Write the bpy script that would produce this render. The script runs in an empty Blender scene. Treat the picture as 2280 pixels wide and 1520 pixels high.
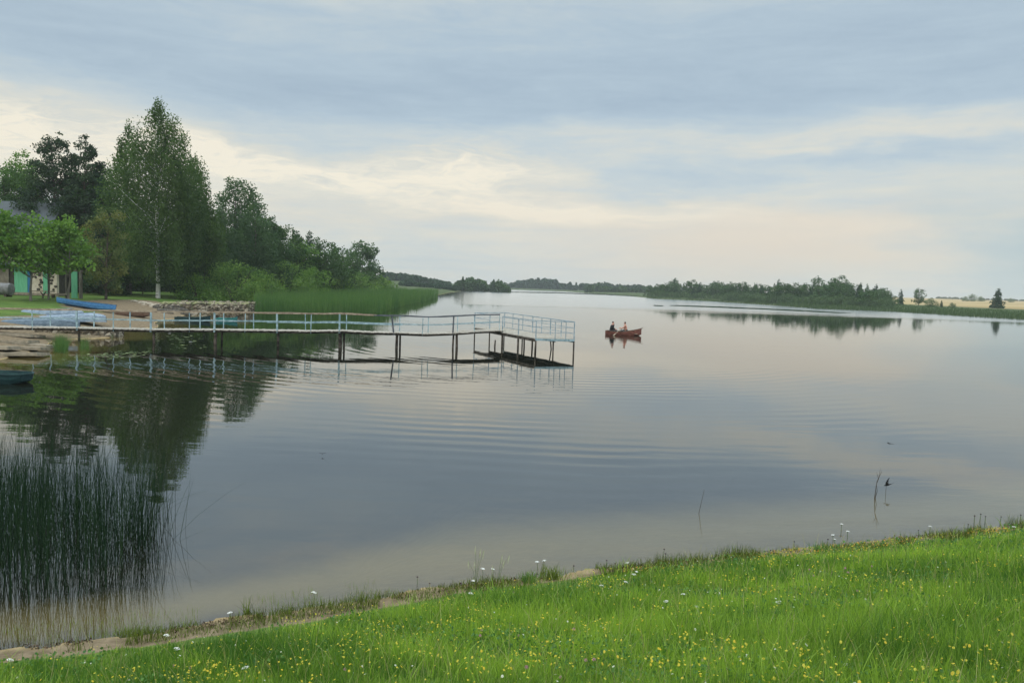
import bpy, math, random
import numpy as np
from mathutils import Matrix, Vector
S = bpy.context.scene
COL = S.collection
rad = math.radians
F = 1773.3; CX, CY = 1140.0, 760.0; CH = 3.8
PITCH, ROLL = 4.0, 1.8
# ------------------------------------------------------------------ camera
cam_d = bpy.data.cameras.new('camera'); cam = bpy.data.objects.new('camera', cam_d); COL.objects.link(cam)
cam_d.sensor_width = 36; cam_d.lens = 28; cam_d.clip_end = 8000; cam_d.clip_start = 0.1
RM = Matrix.Rotation(rad(90-PITCH), 3, 'X') @ Matrix.Rotation(rad(ROLL), 3, 'Z')
cam.matrix_world = Matrix.Translation((0, 0, CH)) @ RM.to_4x4()
S.camera = cam
S.view_settings.view_transform = 'Standard'; S.view_settings.look = 'None'
S.view_settings.exposure = 0.0; S.view_settings.gamma = 1.0
S.cycles.max_bounces = 8; S.cycles.transparent_max_bounces = 24
S.cycles.diffuse_bounces = 3; S.cycles.glossy_bounces = 3; S.cycles.volume_bounces = 1
S.cycles.caustics_reflective = False; S.cycles.caustics_refractive = False
S.cycles.use_denoising = True

# ------------------------------------------------------------------ node helpers
def sock(nt, v, inp):
    if isinstance(v, bpy.types.NodeSocket): nt.links.new(v, inp)
    elif v is not None:
        if hasattr(inp, 'default_value'):
            try: inp.default_value = v
            except Exception: inp.default_value = (*v, 1.0)
def math_n(nt, op, a, b=None, c=None, clamp=False):
    n = nt.nodes.new('ShaderNodeMath'); n.operation = op; n.use_clamp = clamp
    sock(nt, a, n.inputs[0]); sock(nt, b, n.inputs[1]); sock(nt, c, n.inputs[2]); return n.outputs[0]
def mixc(nt, f, a, b, mode='MIX'):
    n = nt.nodes.new('ShaderNodeMix'); n.data_type = 'RGBA'; n.blend_type = mode
    sock(nt, f, n.inputs[0])
    for v, i in ((a, 6), (b, 7)):
        if isinstance(v, bpy.types.NodeSocket): nt.links.new(v, n.inputs[i])
        else: n.inputs[i].default_value = (*v[:3], 1.0)
    return n.outputs[2]
def noise(nt, vec, scale, detail=4, rough=.55, dist=0.0, col=False):
    n = nt.nodes.new('ShaderNodeTexNoise'); n.inputs['Scale'].default_value = scale
    n.inputs['Detail'].default_value = detail; n.inputs['Roughness'].default_value = rough
    n.inputs['Distortion'].default_value = dist
    if vec is not None: nt.links.new(vec, n.inputs['Vector'])
    return n.outputs['Color'] if col else n.outputs['Fac']
def comb(nt, x, y, z=0.0):
    n = nt.nodes.new('ShaderNodeCombineXYZ'); sock(nt, x, n.inputs[0]); sock(nt, y, n.inputs[1]); sock(nt, z, n.inputs[2]); return n.outputs[0]
def mapr(nt, v, a, b, c=0.0, d=1.0, smooth=True):
    n = nt.nodes.new('ShaderNodeMapRange'); n.interpolation_type = 'SMOOTHSTEP' if smooth else 'LINEAR'
    sock(nt, v, n.inputs[0]); 
    for i, x in enumerate((a, b, c, d)): n.inputs[i+1].default_value = x
    return n.outputs[0]
def ramp(nt, f, stops):
    n = nt.nodes.new('ShaderNodeValToRGB'); cr = n.color_ramp
    while len(cr.elements) < len(stops): cr.elements.new(.5)
    for e, (p, c) in zip(cr.elements, stops): e.position = p; e.color = (*c, 1.0)
    nt.links.new(f, n.inputs[0]); return n.outputs[0]
def srgb(*c): return tuple(((x/255+.055)/1.055)**2.4 if x > 10 else x/255/12.92 for x in c)

# ------------------------------------------------------------------ sky (world)
SUN_EL, SUN_AZ = rad(38), rad(200)
W = bpy.data.worlds.new('World'); S.world = W; W.use_nodes = True
nt = W.node_tree; nt.nodes.clear()
tc = nt.nodes.new('ShaderNodeTexCoord'); sep = nt.nodes.new('ShaderNodeSeparateXYZ'); nt.links.new(tc.outputs['Generated'], sep.inputs[0])
X, Y, Z = sep.outputs
u0 = math_n(nt, 'ARCTAN2', X, Y); v0 = math_n(nt, 'ARCSINE', Z)
va = math_n(nt, 'MAXIMUM', v0, 0.0)
# perspective-stretched cloud coordinates
inv = math_n(nt, 'DIVIDE', 1.0, math_n(nt, 'ADD', va, 0.10))
cu = math_n(nt, 'MULTIPLY', u0, math_n(nt, 'MULTIPLY', inv, .55)); 
cvec = comb(nt, cu, inv, 0.0)
warpc = noise(nt, comb(nt, math_n(nt, 'MULTIPLY', u0, 3.0), math_n(nt, 'MULTIPLY', v0, 9.0)), 1.6, 4, .6, 0, True)
ws = nt.nodes.new('ShaderNodeSeparateColor'); nt.links.new(warpc, ws.inputs[0])
wu = math_n(nt, 'ADD', u0, math_n(nt, 'MULTIPLY', math_n(nt, 'SUBTRACT', ws.outputs[0], .5), .30))
wv = math_n(nt, 'ADD', v0, math_n(nt, 'MULTIPLY', math_n(nt, 'SUBTRACT', ws.outputs[1], .5), .075))
def uv_px(x, y):
    return math.atan((x-CX)/F), (636+.0314*(x-CX)-y)/F*1.0
def blob(x, y, sx, sy, amp, tilt=0.0):
    a, b = uv_px(x, y); sx /= F; sy /= F
    du = math_n(nt, 'SUBTRACT', wu, a); dv = math_n(nt, 'SUBTRACT', wv, b)
    if tilt: dv = math_n(nt, 'SUBTRACT', dv, math_n(nt, 'MULTIPLY', du, tilt))
    q = math_n(nt, 'ADD', math_n(nt, 'POWER', math_n(nt, 'ABSOLUTE', math_n(nt, 'DIVIDE', du, sx)), 2.0), math_n(nt, 'POWER', math_n(nt, 'ABSOLUTE', math_n(nt, 'DIVIDE', dv, sy)), 2.0))
    return math_n(nt, 'MULTIPLY', math_n(nt, 'EXPONENT', math_n(nt, 'MULTIPLY', q, -1.0)), amp)
def add_all(l):
    o = l[0]
    for x in l[1:]: o = math_n(nt, 'ADD', o, x)
    return o
# base level of lightness by elevation (0 blue-grey .. 1 cream)
bl = nt.nodes.new('ShaderNodeFloatCurve'); cm = bl.mapping.curves[0]
pts = [(0, .62), (.06, .63), (.12, .59), (.165, .52), (.20, .40), (.24, .26), (.30, .30), (.36, .42), (.6, .44), (1, .5)]
cm.points[0].location = pts[0]; cm.points[1].location = pts[-1]
for p in pts[1:-1]: cm.points.new(*p)
bl.mapping.update(); nt.links.new(math_n(nt, 'MINIMUM', va, 1.0), bl.inputs['Value'])
blobs = [blob(640, 395, 250, 42, .40, -.12), blob(1020, 385, 220, 62, .38), blob(40, 330, 260, 85, .42, -.25), blob(1200, 478, 260, 30, .36),
         blob(420, 350, 170, 40, .22, -.35), blob(1950, 330, 380, 32, .26), blob(1300, 292, 260, 26, .22), blob(650, 30, 330, 30, .20),
         blob(1150, 255, 420, 45, -.20), blob(560, 260, 260, 60, -.14), blob(1950, 372, 240, 22, -.22), blob(1500, 410, 230, 40, -.18),
         blob(1850, 190, 500, 90, -.06), blob(1000, 590, 420, 34, -.10), blob(2250, 590, 150, 60, -.20), blob(2000, 440, 300, 40, .12),
         blob(1750, 505, 420, 35, .16), blob(60, 160, 260, 80, -.05), blob(150, 430, 400, 40, .15), blob(820, 340, 120, 30, -.12), blob(870, 420, 120, 12, -.2)]
n1 = noise(nt, cvec, 1.5, 6, .6, .4); n2 = noise(nt, comb(nt, math_n(nt, 'MULTIPLY', u0, 5.0), math_n(nt, 'MULTIPLY', v0, 34.0)), 1.0, 7, .68, .6)
n3 = noise(nt, comb(nt, math_n(nt, 'MULTIPLY', wu, 26.0), math_n(nt, 'MULTIPLY', wv, 110.0), 3.0), 1.0, 4, .6, .8)
amp3 = mapr(nt, add_all(blobs[:5]), .05, .45, .14, .85)
L = add_all([bl.outputs[0]] + blobs + [math_n(nt, 'MULTIPLY', math_n(nt, 'SUBTRACT', n1, .5), .40), math_n(nt, 'MULTIPLY', math_n(nt, 'SUBTRACT', n2, .5), .55),
             math_n(nt, 'MULTIPLY', math_n(nt, 'SUBTRACT', n3, .5), amp3)])
ccol = ramp(nt, L, [(0.0, srgb(160, 179, 196)), (.28, srgb(176, 194, 207)), (.5, srgb(195, 206, 210)), (.72, srgb(216, 216, 207)), (1.0, srgb(243, 235, 216))])
peach = add_all([blob(1700, 560, 420, 75, .75), blob(1250, 610, 500, 60, .25), blob(1150, 470, 250, 50, .2), blob(700, 500, 300, 40, .2), blob(1900, 500, 250, 30, .3)])
ccol = mixc(nt, peach, ccol, srgb(226, 211, 193))
ccol = mixc(nt, math_n(nt, 'MINIMUM', math_n(nt, 'MAXIMUM', blob(2350, 600, 200, 130, .7), 0.0), 1.0), ccol, srgb(172, 192, 198))
sky = nt.nodes.new('ShaderNodeTexSky'); sky.sky_type = 'NISHITA'; sky.sun_disc = False; sky.sun_elevation = SUN_EL; sky.sun_rotation = SUN_AZ
skyb = mixc(nt, 1.0, sky.outputs[0], (.1, .1, .1), 'MULTIPLY')
allc = mixc(nt, .94, skyb, ccol)
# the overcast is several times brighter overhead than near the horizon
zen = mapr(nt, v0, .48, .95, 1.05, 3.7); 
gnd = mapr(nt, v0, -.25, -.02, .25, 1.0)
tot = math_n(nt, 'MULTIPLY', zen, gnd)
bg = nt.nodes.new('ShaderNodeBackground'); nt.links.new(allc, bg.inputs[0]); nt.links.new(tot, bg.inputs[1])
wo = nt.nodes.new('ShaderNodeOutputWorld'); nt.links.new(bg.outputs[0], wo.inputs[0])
# ------------------------------------------------------------------ sun behind thin cloud
sd_ = bpy.data.lights.new('sun', 'SUN'); sd_.energy = 1.0; sd_.angle = rad(20); sd_.color = (1.0, .94, .84)
sun = bpy.data.objects.new('sun', sd_); COL.objects.link(sun)
sdir = Vector((math.sin(SUN_AZ)*math.cos(SUN_EL), math.cos(SUN_AZ)*math.cos(SUN_EL), math.sin(SUN_EL)))
sun.rotation_euler = sdir.to_track_quat('Z', 'Y').to_euler(); sun.location = (0, -20, 40)

# ------------------------------------------------------------------ picture -> place
def ray(x, y): return RM @ Vector(((x-CX)/F, (CY-y)/F, -1.0))
def on_z(x, y, z=0.0):
    d = ray(x, y); t = (z-CH)/d.z; return Vector((d.x*t, d.y*t, z))
def at_y(x, y, Yd):
    d = ray(x, y); t = Yd/d.y; return Vector((d.x*t, Yd, CH+d.z*t))
nearL, nearR = on_z(0, 1445), on_z(2280, 1168); mid1, mid2 = on_z(700, 1352), on_z(1350, 1264)
nd = (nearR-nearL).normalized()
NEAR = [nearL-nd*22+Vector((0, -3, 0)), nearL-nd*4, nearL, on_z(330, 1408), mid1, on_z(1050, 1300), mid2, on_z(1750, 1226), nearR, nearR+nd*8, nearR+nd*60+Vector((0, 8, 0))]
POLY = [Vector((p.x, p.y, 0)) for p in NEAR] + [Vector((130, 70, 0)), Vector((150, 105, 0))] + \
  [on_z(*p) for p in [(2480, 726), (2280, 710), (2170, 704), (2000, 693), (1820, 686), (1597, 671), (1460, 665), (1400, 659), (1350, 655.5), (1250, 648.5), (1150, 645), (1060, 643.5),
   (1035, 647), (1000, 651), (978, 656), (950, 657), (880, 658), (760, 664), (640, 674), (565, 684), (553, 697), (430, 697), (395, 703), (420, 708), (352, 712), (340, 729), (252, 735), (245, 752), (112, 756), (95, 776), (0, 804), (-500, 850)]]
PX = np.array([p.x for p in POLY]); PY = np.array([p.y for p in POLY]); NN = len(NEAR)
def shore(x, y):
    """signed distance to the shore (>0 on land), and distance to the near bank"""
    x = np.atleast_1d(np.asarray(x, float)); y = np.atleast_1d(np.asarray(y, float))
    best = np.full(x.shape, 1e9); near = np.full(x.shape, 1e9); ins = np.zeros(x.shape, bool)
    n = len(PX)
    for i in range(n):
        x1, y1, x2, y2 = PX[i], PY[i], PX[(i+1) % n], PY[(i+1) % n]
        dx, dy = x2-x1, y2-y1; t = np.clip(((x-x1)*dx+(y-y1)*dy)/(dx*dx+dy*dy+1e-9), 0, 1)
        d = np.hypot(x-x1-t*dx, y-y1-t*dy); best = np.minimum(best, d)
        if i < NN-1: near = np.minimum(near, d)
        ins ^= ((y1 > y) != (y2 > y)) & (x < (x2-x1)*(y-y1)/((y2-y1) if y2 != y1 else 1e-9)+x1)
    return np.where(ins, -best, best), near
HILL = at_y(880, 627, 560); WALL = on_z(450, 697)
def wob(x, y, s, k):
    return np.sin(x*s+k)*np.cos(y*s*1.13+2*k)+.5*np.sin(x*s*2.3+y*s*1.7+k)
def height(x, y):
    x = np.atleast_1d(np.asarray(x, float)); y = np.atleast_1d(np.asarray(y, float))
    sd, near = shore(x, y); isn = near <= np.abs(sd)+1e-6
    sdw = sd + np.where(isn, .06*wob(x, y, 1.9, .3)+.035*wob(x, y, 6.1, 1.3), np.clip(np.abs(y)/60, .1, 1.5)*.35*wob(x, y, .45, 1.0))
    d = np.maximum(sdw, 0)
    zn = .012+np.minimum(.10*np.minimum(d, .7)+.285*np.maximum(d-.55, 0), 2.1)+.025*wob(x, y, 1.3, .5)*np.clip(d, 0, 1)+.03*wob(x, y, .5, 2.0)*np.clip(d-1, 0, 1)
    zf = .05+1.15*(1-np.exp(-d/9))+np.clip(d-90, 0, 500)*.0062+.05*wob(x, y, .21, 0.7)*np.clip(d/8, 0, 1)
    zf += 3.5*np.exp(-((x-HILL.x)**2/(110**2)+(y-HILL.y)**2/(160**2)))*np.clip(d/40, 0, 1)
    zl = np.where(isn, zn, zf)
    dn = np.maximum(-sdw, 0)
    zb = -np.where(isn, .02+(.20+.22*np.clip((-1-x)/3, 0, 1))*np.minimum(dn, 9), .05+.16*np.minimum(dn, 12))
    return np.where(sdw > 0, zl, zb)
def gz(x, y): return float(height(x, y)[0])
def ground_px(x, y, zofs=0.0):
    d = ray(x, y); t = 1.5
    ts = 1.5*1.012**np.arange(560); P = np.array([[d.x*t/d.y, t, CH+d.z*t/d.y] for t in ts])
    h = np.maximum(height(P[:, 0], P[:, 1]), 0)+zofs
    k = np.where(P[:, 2] <= h)[0]
    if not len(k): return Vector(P[-1])
    k = max(k[0], 1); a = (P[k-1, 2]-h[k-1]); b = (h[k]-P[k, 2]); f = a/(a+b+1e-9)
    p = P[k-1]*(1-f)+P[k]*f; return Vector((p[0], p[1], gz(p[0], p[1])))

# ------------------------------------------------------------------ materials
def new_mat(name):
    m = bpy.data.materials.new(name); m.use_nodes = True; nt = m.node_tree; nt.nodes.clear()
    return m, nt, nt.nodes.new('ShaderNodeOutputMaterial')
def pos(nt): return nt.nodes.new('ShaderNodeNewGeometry').outputs['Position']
def objc(nt): return nt.nodes.new('ShaderNodeTexCoord').outputs['Object']
def bump(nt, h, s, d=.02):
    b = nt.nodes.new('ShaderNodeBump'); b.inputs['Strength'].default_value = s; b.inputs['Distance'].default_value = d
    nt.links.new(h, b.inputs['Height']); return b.outputs[0]
def surf(name, c1, c2, scale=6, rough=.85, bmp=.3, detail=5, stretch=None, lo=.35, hi=.65, spec=.3, bd=.02):
    m, nt, o = new_mat(name); v = objc(nt)
    if stretch:
        mp = nt.nodes.new('ShaderNodeMapping'); mp.inputs['Scale'].default_value = stretch; nt.links.new(v, mp.inputs[0]); v = mp.outputs[0]
    n = noise(nt, v, scale, detail, .6); p = nt.nodes.new('ShaderNodeBsdfPrincipled')
    nt.links.new(mixc(nt, mapr(nt, n, lo, hi), c1, c2), p.inputs['Base Color']); p.inputs['Roughness'].default_value = rough
    p.inputs['Specular IOR Level'].default_value = spec
    if bmp: nt.links.new(bump(nt, noise(nt, v, scale*3, 4), bmp, bd), p.inputs['Normal'])
    nt.links.new(p.outputs[0], o.inputs[0]); return m
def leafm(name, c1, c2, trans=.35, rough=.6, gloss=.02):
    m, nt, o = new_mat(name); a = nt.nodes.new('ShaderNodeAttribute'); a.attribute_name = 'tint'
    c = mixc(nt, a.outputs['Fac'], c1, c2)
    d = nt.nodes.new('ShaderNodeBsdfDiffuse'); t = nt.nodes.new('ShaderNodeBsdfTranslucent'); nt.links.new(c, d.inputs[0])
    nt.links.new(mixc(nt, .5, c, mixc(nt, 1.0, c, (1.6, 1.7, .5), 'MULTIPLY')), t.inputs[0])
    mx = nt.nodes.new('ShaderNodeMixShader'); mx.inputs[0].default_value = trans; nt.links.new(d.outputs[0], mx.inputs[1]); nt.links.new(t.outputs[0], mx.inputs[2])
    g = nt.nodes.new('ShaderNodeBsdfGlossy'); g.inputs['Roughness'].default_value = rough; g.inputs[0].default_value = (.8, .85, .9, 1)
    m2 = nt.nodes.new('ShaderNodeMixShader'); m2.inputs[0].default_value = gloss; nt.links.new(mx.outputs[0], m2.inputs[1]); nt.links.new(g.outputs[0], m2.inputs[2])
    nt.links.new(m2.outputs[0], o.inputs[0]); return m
M = {}
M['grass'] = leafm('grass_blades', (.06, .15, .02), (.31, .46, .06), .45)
M['reed'] = leafm('reed_blades', (.045, .12, .03), (.12, .21, .05), .3)
M['bulrush'] = leafm('bulrush_stems', (.006, .022, .010), (.03, .06, .024), .1, .6, .01)
M['weed'] = leafm('shore_weed', (.06, .07, .015), (.20, .28, .04), .3)
M['maple'] = leafm('maple_leaves', (.045, .12, .018), (.15, .27, .04), .4)
M['birch'] = leafm('birch_leaves', (.024, .062, .012), (.085, .15, .026), .35)
M['aspen'] = leafm('aspen_leaves', (.03, .075, .028), (.08, .145, .05), .35)
M['pine'] = leafm('pine_needles', (.012, .034, .015), (.04, .072, .026), .15)
M['spruce'] = leafm('spruce_needles', (.014, .044, .018), (.038, .085, .030), .15)
M['willow'] = leafm('willow_leaves', (.055, .13, .026), (.17, .28, .055), .35)
M['rowan'] = leafm('rowan_leaves', (.06, .11, .03), (.16, .17, .045), .35)
M['farbush'] = leafm('far_bush_leaves', (.045, .09, .035), (.10, .16, .06), .3)
M['farreed'] = leafm('far_reed_blades', (.04, .08, .03), (.09, .14, .05), .3)
M['dark'] = leafm('dark_leaves', (.020, .060, .014), (.06, .12, .026), .25)
M['bark'] = surf('dark_bark', (.045, .035, .028), (.10, .08, .06), 8, .95, .6, stretch=(1, 1, .2))
M['greybark'] = surf('grey_bark', (.10, .09, .075), (.20, .18, .15), 8, .95, .6, stretch=(1, 1, .2))
M['birchbark'] = surf('birch_bark', (.06, .055, .05), (.74, .72, .68), 2.2, .8, .2, 4, stretch=(1, 1, 1.6), lo=.36, hi=.43)
M['wood'] = surf('weathered_planks', (.30, .27, .22), (.52, .48, .42), 3, .9, .4, stretch=(4, 4, 4))
M['pile'] = surf('wet_piles', (.022, .018, .014), (.14, .115, .09), 3, .8, .5)
M['railwood'] = surf('rail_timber', (.22, .17, .12), (.42, .34, .25), 4, .85, .3)
M['raildark'] = surf('dark_rail', (.05, .06, .075), (.14, .15, .17), 4, .7, .2)
M['railblue'] = surf('pale_blue_paint', (.15, .24, .27), (.42, .57, .62), 5, .6, .2, lo=.3, hi=.7)
M['steelblue'] = surf('blue_steel', (.18, .26, .31), (.38, .47, .52), 5, .6, .1)

# ------------------------------------------------------------------ mesh helpers
def tag(o, label=None, cat=None, group=None, kind=None):
    for k, v in (('label', label), ('category', cat), ('group', group), ('kind', kind)):
        if v: o[k] = v
    return o
def link(o, parent=None):
    COL.objects.link(o)
    if parent is not None: o.parent = parent
    return o
def np_mesh(name, V, faces, mat, parent=None, tint=None, smooth=False):
    """faces: list of int arrays (n,k)"""
    me = bpy.data.meshes.new(name); V = np.asarray(V, np.float32)
    me.vertices.add(len(V)); me.vertices.foreach_set('co', V.ravel())
    li = np.concatenate([f.ravel() for f in faces]).astype(np.int32); tot = np.concatenate([np.full(len(f), f.shape[1]) for f in faces]).astype(np.int32)
    me.loops.add(len(li)); me.loops.foreach_set('vertex_index', li); me.polygons.add(len(tot))
    st = np.zeros(len(tot), np.int32); st[1:] = np.cumsum(tot)[:-1]
    me.polygons.foreach_set('loop_start', st); me.polygons.foreach_set('loop_total', tot)
    if tint is not None:
        a = me.attributes.new('tint', 'FLOAT', 'POINT'); a.data.foreach_set('value', np.asarray(tint, np.float32))
    me.polygons.foreach_set('use_smooth', np.full(len(tot), smooth)); me.update(calc_edges=True); me.validate()
    me.materials.append(mat); o = bpy.data.objects.new(name, me); return link(o, parent)
def empty(name, loc, rz=0.0):
    o = bpy.data.objects.new(name, None); o.location = loc; o.rotation_euler = (0, 0, rz); o.empty_display_size = .3; return link(o)
class MB:
    def __init__(s): s.v = []; s.f = []
    def add(s, v, f):
        b = len(s.v); s.v += [tuple(x) for x in v]; s.f += [tuple(i+b for i in q) for q in f]
    def box(s, c, h, rz=0.0, rx=0.0, ry=0.0, taper=1.0):
        R = Matrix.Rotation(rz, 3, 'Z') @ Matrix.Rotation(ry, 3, 'Y') @ Matrix.Rotation(rx, 3, 'X'); c = Vector(c)
        v = [c + R @ Vector((h[0]*x*(taper if z > 0 else 1), h[1]*y*(taper if z > 0 else 1), h[2]*z)) for x, y, z in
             ((-1,-1,-1),(1,-1,-1),(1,1,-1),(-1,1,-1),(-1,-1,1),(1,-1,1),(1,1,1),(-1,1,1))]
        s.add(v, [(0,3,2,1),(4,5,6,7),(0,1,5,4),(1,2,6,5),(2,3,7,6),(3,0,4,7)])
    def tube(s, pts, rs, n=8, cap=True):
        pts = [Vector(p) for p in pts]; rings = []
        if not hasattr(rs, '__len__'): rs = [rs]*len(pts)
        ref = Vector((1, 0, 0)) if abs((pts[-1]-pts[0]).normalized().x) < .8 else Vector((0, 1, 0))
        V = []; Fc = []
        for i, p in enumerate(pts):
            t = (pts[min(i+1, len(pts)-1)]-pts[max(i-1, 0)]).normalized(); a = t.cross(ref).normalized(); b = t.cross(a)
            for k in range(n):
                q = 2*math.pi*k/n; V.append(p+(a*math.cos(q)+b*math.sin(q))*rs[i])
        for i in range(len(pts)-1):
            for k in range(n): Fc.append((i*n+k, i*n+(k+1) % n, (i+1)*n+(k+1) % n, (i+1)*n+k))
        if cap: Fc += [tuple(range(n))[::-1], tuple((len(pts)-1)*n+k for k in range(n))]
        s.add(V, Fc)
    def bar(s, a, b, w, h=None):
        a, b = Vector(a), Vector(b); h = h or w; t = (b-a).normalized(); side = t.cross(Vector((0, 0, 1)))
        side = side.normalized() if side.length > .01 else Vector((1, 0, 0)); up = side.cross(t)
        V = [p+side*x*w/2+up*y*h/2 for p in (a, b) for x, y in ((-1,-1),(1,-1),(1,1),(-1,1))]
        s.add(V, [(0,1,2,3),(7,6,5,4),(0,4,5,1),(1,5,6,2),(2,6,7,3),(3,7,4,0)])
    def build(s, name, mat, parent=None, smooth=False, origin=None):
        me = bpy.data.meshes.new(name); vs = s.v
        if origin is not None: vs = [tuple(Vector(v)-Vector(origin)) for v in vs]
        me.from_pydata(vs, [], s.f); me.validate(); me.update(); me.materials.append(mat)
        if smooth: me.polygons.foreach_set('use_smooth', [True]*len(me.polygons))
        o = bpy.data.objects.new(name, me)
        if origin is not None: o.location = origin
        return link(o, parent)
def blades(P, H, Wd, rng, bend, segs=3, az=None):
    N = len(P); th = rng.uniform(0, 2*np.pi, N) if az is None else az; sa = rng.uniform(0, 2*np.pi, N)
    V = np.zeros((N, 2*segs+1, 3), np.float32)
    for i in range(segs+1):
        t = i/segs; b = bend*H*t**1.9; x = P[:, 0]+np.cos(th)*b; y = P[:, 1]+np.sin(th)*b; z = P[:, 2]+H*t*(1-.25*bend*bend*t)
        if i == segs: V[:, 2*segs] = np.stack([x, y, z], 1)
        else:
            w = Wd*.5*(1-t*.75)
            V[:, 2*i] = np.stack([x-np.cos(sa)*w, y-np.sin(sa)*w, z], 1); V[:, 2*i+1] = np.stack([x+np.cos(sa)*w, y+np.sin(sa)*w, z], 1)
    k = 2*segs+1; base = (np.arange(N)*k)[:, None]
    q = np.concatenate([base+np.array([[2*i, 2*i+1, 2*i+3, 2*i+2]]) for i in range(segs-1)]) if segs > 1 else np.zeros((0, 4), int)
    t3 = base+np.array([[k-3, k-2, k-1]])
    return V.reshape(-1, 3), [q, t3] if len(q) else [t3], k
def quads(C, s, rng, asp=.6, hang=0.0):
    """leaf quads centred at C with random facing"""
    N = len(C); a = rng.normal(size=(N, 3)); a[:, 2] = a[:, 2]*(1-hang)-hang*2.0; a /= np.linalg.norm(a, axis=1)[:, None]
    b = rng.normal(size=(N, 3)); b = np.cross(a, b); b /= np.linalg.norm(b, axis=1)[:, None]
    s = np.asarray(s).reshape(-1, 1)*rng.uniform(.65, 1.3, (N, 1))
    V = np.stack([C-a*s*.5, C+b*s*asp*.5-a*s*.05, C+a*s*.5, C-b*s*asp*.5+a*s*.05], 1).reshape(-1, 3)
    return V, (np.arange(N)*4)[:, None]+np.arange(4)[None, :]

# ------------------------------------------------------------------ ground and water (polar sheets about the viewpoint)
RMAX = 1500.0
az = np.concatenate([np.linspace(-180, -50, 60, endpoint=False), np.linspace(-50, 50, 560, endpoint=False), np.linspace(50, 180, 61)])*np.pi/180
rr = [0.0, .8, 1.6]
while rr[-1] < RMAX: rr.append(rr[-1]+max(.055, rr[-1]*.0085))
rr = np.array(rr); rr[-1] = RMAX
A, R_ = np.meshgrid(az, rr); gx = (R_*np.sin(A)).ravel(); gy = (R_*np.cos(A)).ravel(); zz = height(gx, gy)
na, nr = len(az), len(rr); ii = (np.arange(nr-1)[:, None]*na+np.arange(na-1)[None, :]).ravel()
fq = np.stack([ii, ii+1, ii+na+1, ii+na], 1)
sdg, neg = shore(gx, gy)
# ground
m, nt, o_ = new_mat('ground'); p = pos(nt); at = nt.nodes.new('ShaderNodeAttribute'); at.attribute_name = 'tint'; a2 = nt.nodes.new('ShaderNodeAttribute'); a2.attribute_name = 'farm'
sp = nt.nodes.new('ShaderNodeSeparateXYZ'); nt.links.new(p, sp.inputs[0])
g1 = mixc(nt, mapr(nt, noise(nt, p, .35, 6, .7), .35, .65), (.07, .13, .025), (.13, .20, .04))
g1 = mixc(nt, mapr(nt, sp.outputs[1], 110, 170), g1, (.085, .115, .045))
g1 = mixc(nt, mapr(nt, noise(nt, p, 9, 5, .7), .3, .7), mixc(nt, 1.0, g1, (.6, .6, .6), 'MULTIPLY'), g1)
earth = mixc(nt, mapr(nt, noise(nt, p, 5, 7, .7), .3, .7), (.12, .09, .055), (.26, .20, .13))
earth = mixc(nt, mapr(nt, noise(nt, p, 60, 3, .7), .55, .75), earth, (.12, .09, .06))
bed = mixc(nt, mapr(nt, noise(nt, p, 2.2, 6, .7), .35, .7), (.44, .32, .14), (.58, .44, .22))
c = mixc(nt, mapr(nt, math_n(nt, 'ADD', at.outputs['Fac'], math_n(nt, 'MULTIPLY', math_n(nt, 'SUBTRACT', noise(nt, p, 1.3, 6, .7), .5), .55)), .42, .58), g1, earth)
c = mixc(nt, mapr(nt, sp.outputs[2], -.01, .035, 1, 0), c, bed)
fcol = mixc(nt, mapr(nt, noise(nt, p, .012, 4, .6), .4, .6), (.34, .25, .12), (.42, .32, .17))
c = mixc(nt, a2.outputs['Fac'], c, fcol)
b = nt.nodes.new('ShaderNodeBsdfPrincipled'); nt.links.new(c, b.inputs['Base Color']); b.inputs['Roughness'].default_value = .95; b.inputs['Specular IOR Level'].default_value = .1
nt.links.new(bump(nt, noise(nt, p, 14, 6, .7), .5, .03), b.inputs['Normal']); nt.links.new(b.outputs[0], o_.inputs[0]); M['ground'] = m
isn = neg <= np.abs(sdg)+1e-6
wl = on_z(250, 735); rmp = ground_px(262, 681)
earthy = np.where(isn, np.clip(1.25-np.abs(sdg-.15)*(2.1+np.clip(gx+2,0,4)*1.1), 0, 1), np.clip(1.15-sdg/16, 0, 1)*(gy < 100)*(gx < -10))
earthy = np.maximum(earthy, 1.5*np.exp(-(((gx-rmp.x+.25*(gy-rmp.y))/4.2)**2+((gy-rmp.y)/11)**2)))
grassy_left = np.clip((-gx-33)/3, 0, 1)*(gy > 50)
earthy = np.where(isn, earthy, np.maximum(earthy*(1-grassy_left), 1.4*np.exp(-(((gx-rmp.x+.25*(gy-rmp.y))/4.2)**2+((gy-rmp.y)/11)**2))))
farm = np.clip((sdg-70)/25, 0, 1)*np.clip((gx-.40*gy)/10, 0, 1)*(gy > 120)
ground = np_mesh('ground', np.stack([gx, gy, zz], 1), [fq], m, tint=earthy, smooth=True); tag(ground, 'grassy bank, sandy shore and far meadows around the lake', 'ground', kind='structure')
fa = ground.data.attributes.new('farm', 'FLOAT', 'POINT'); fa.data.foreach_set('value', farm.astype(np.float32))
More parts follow.
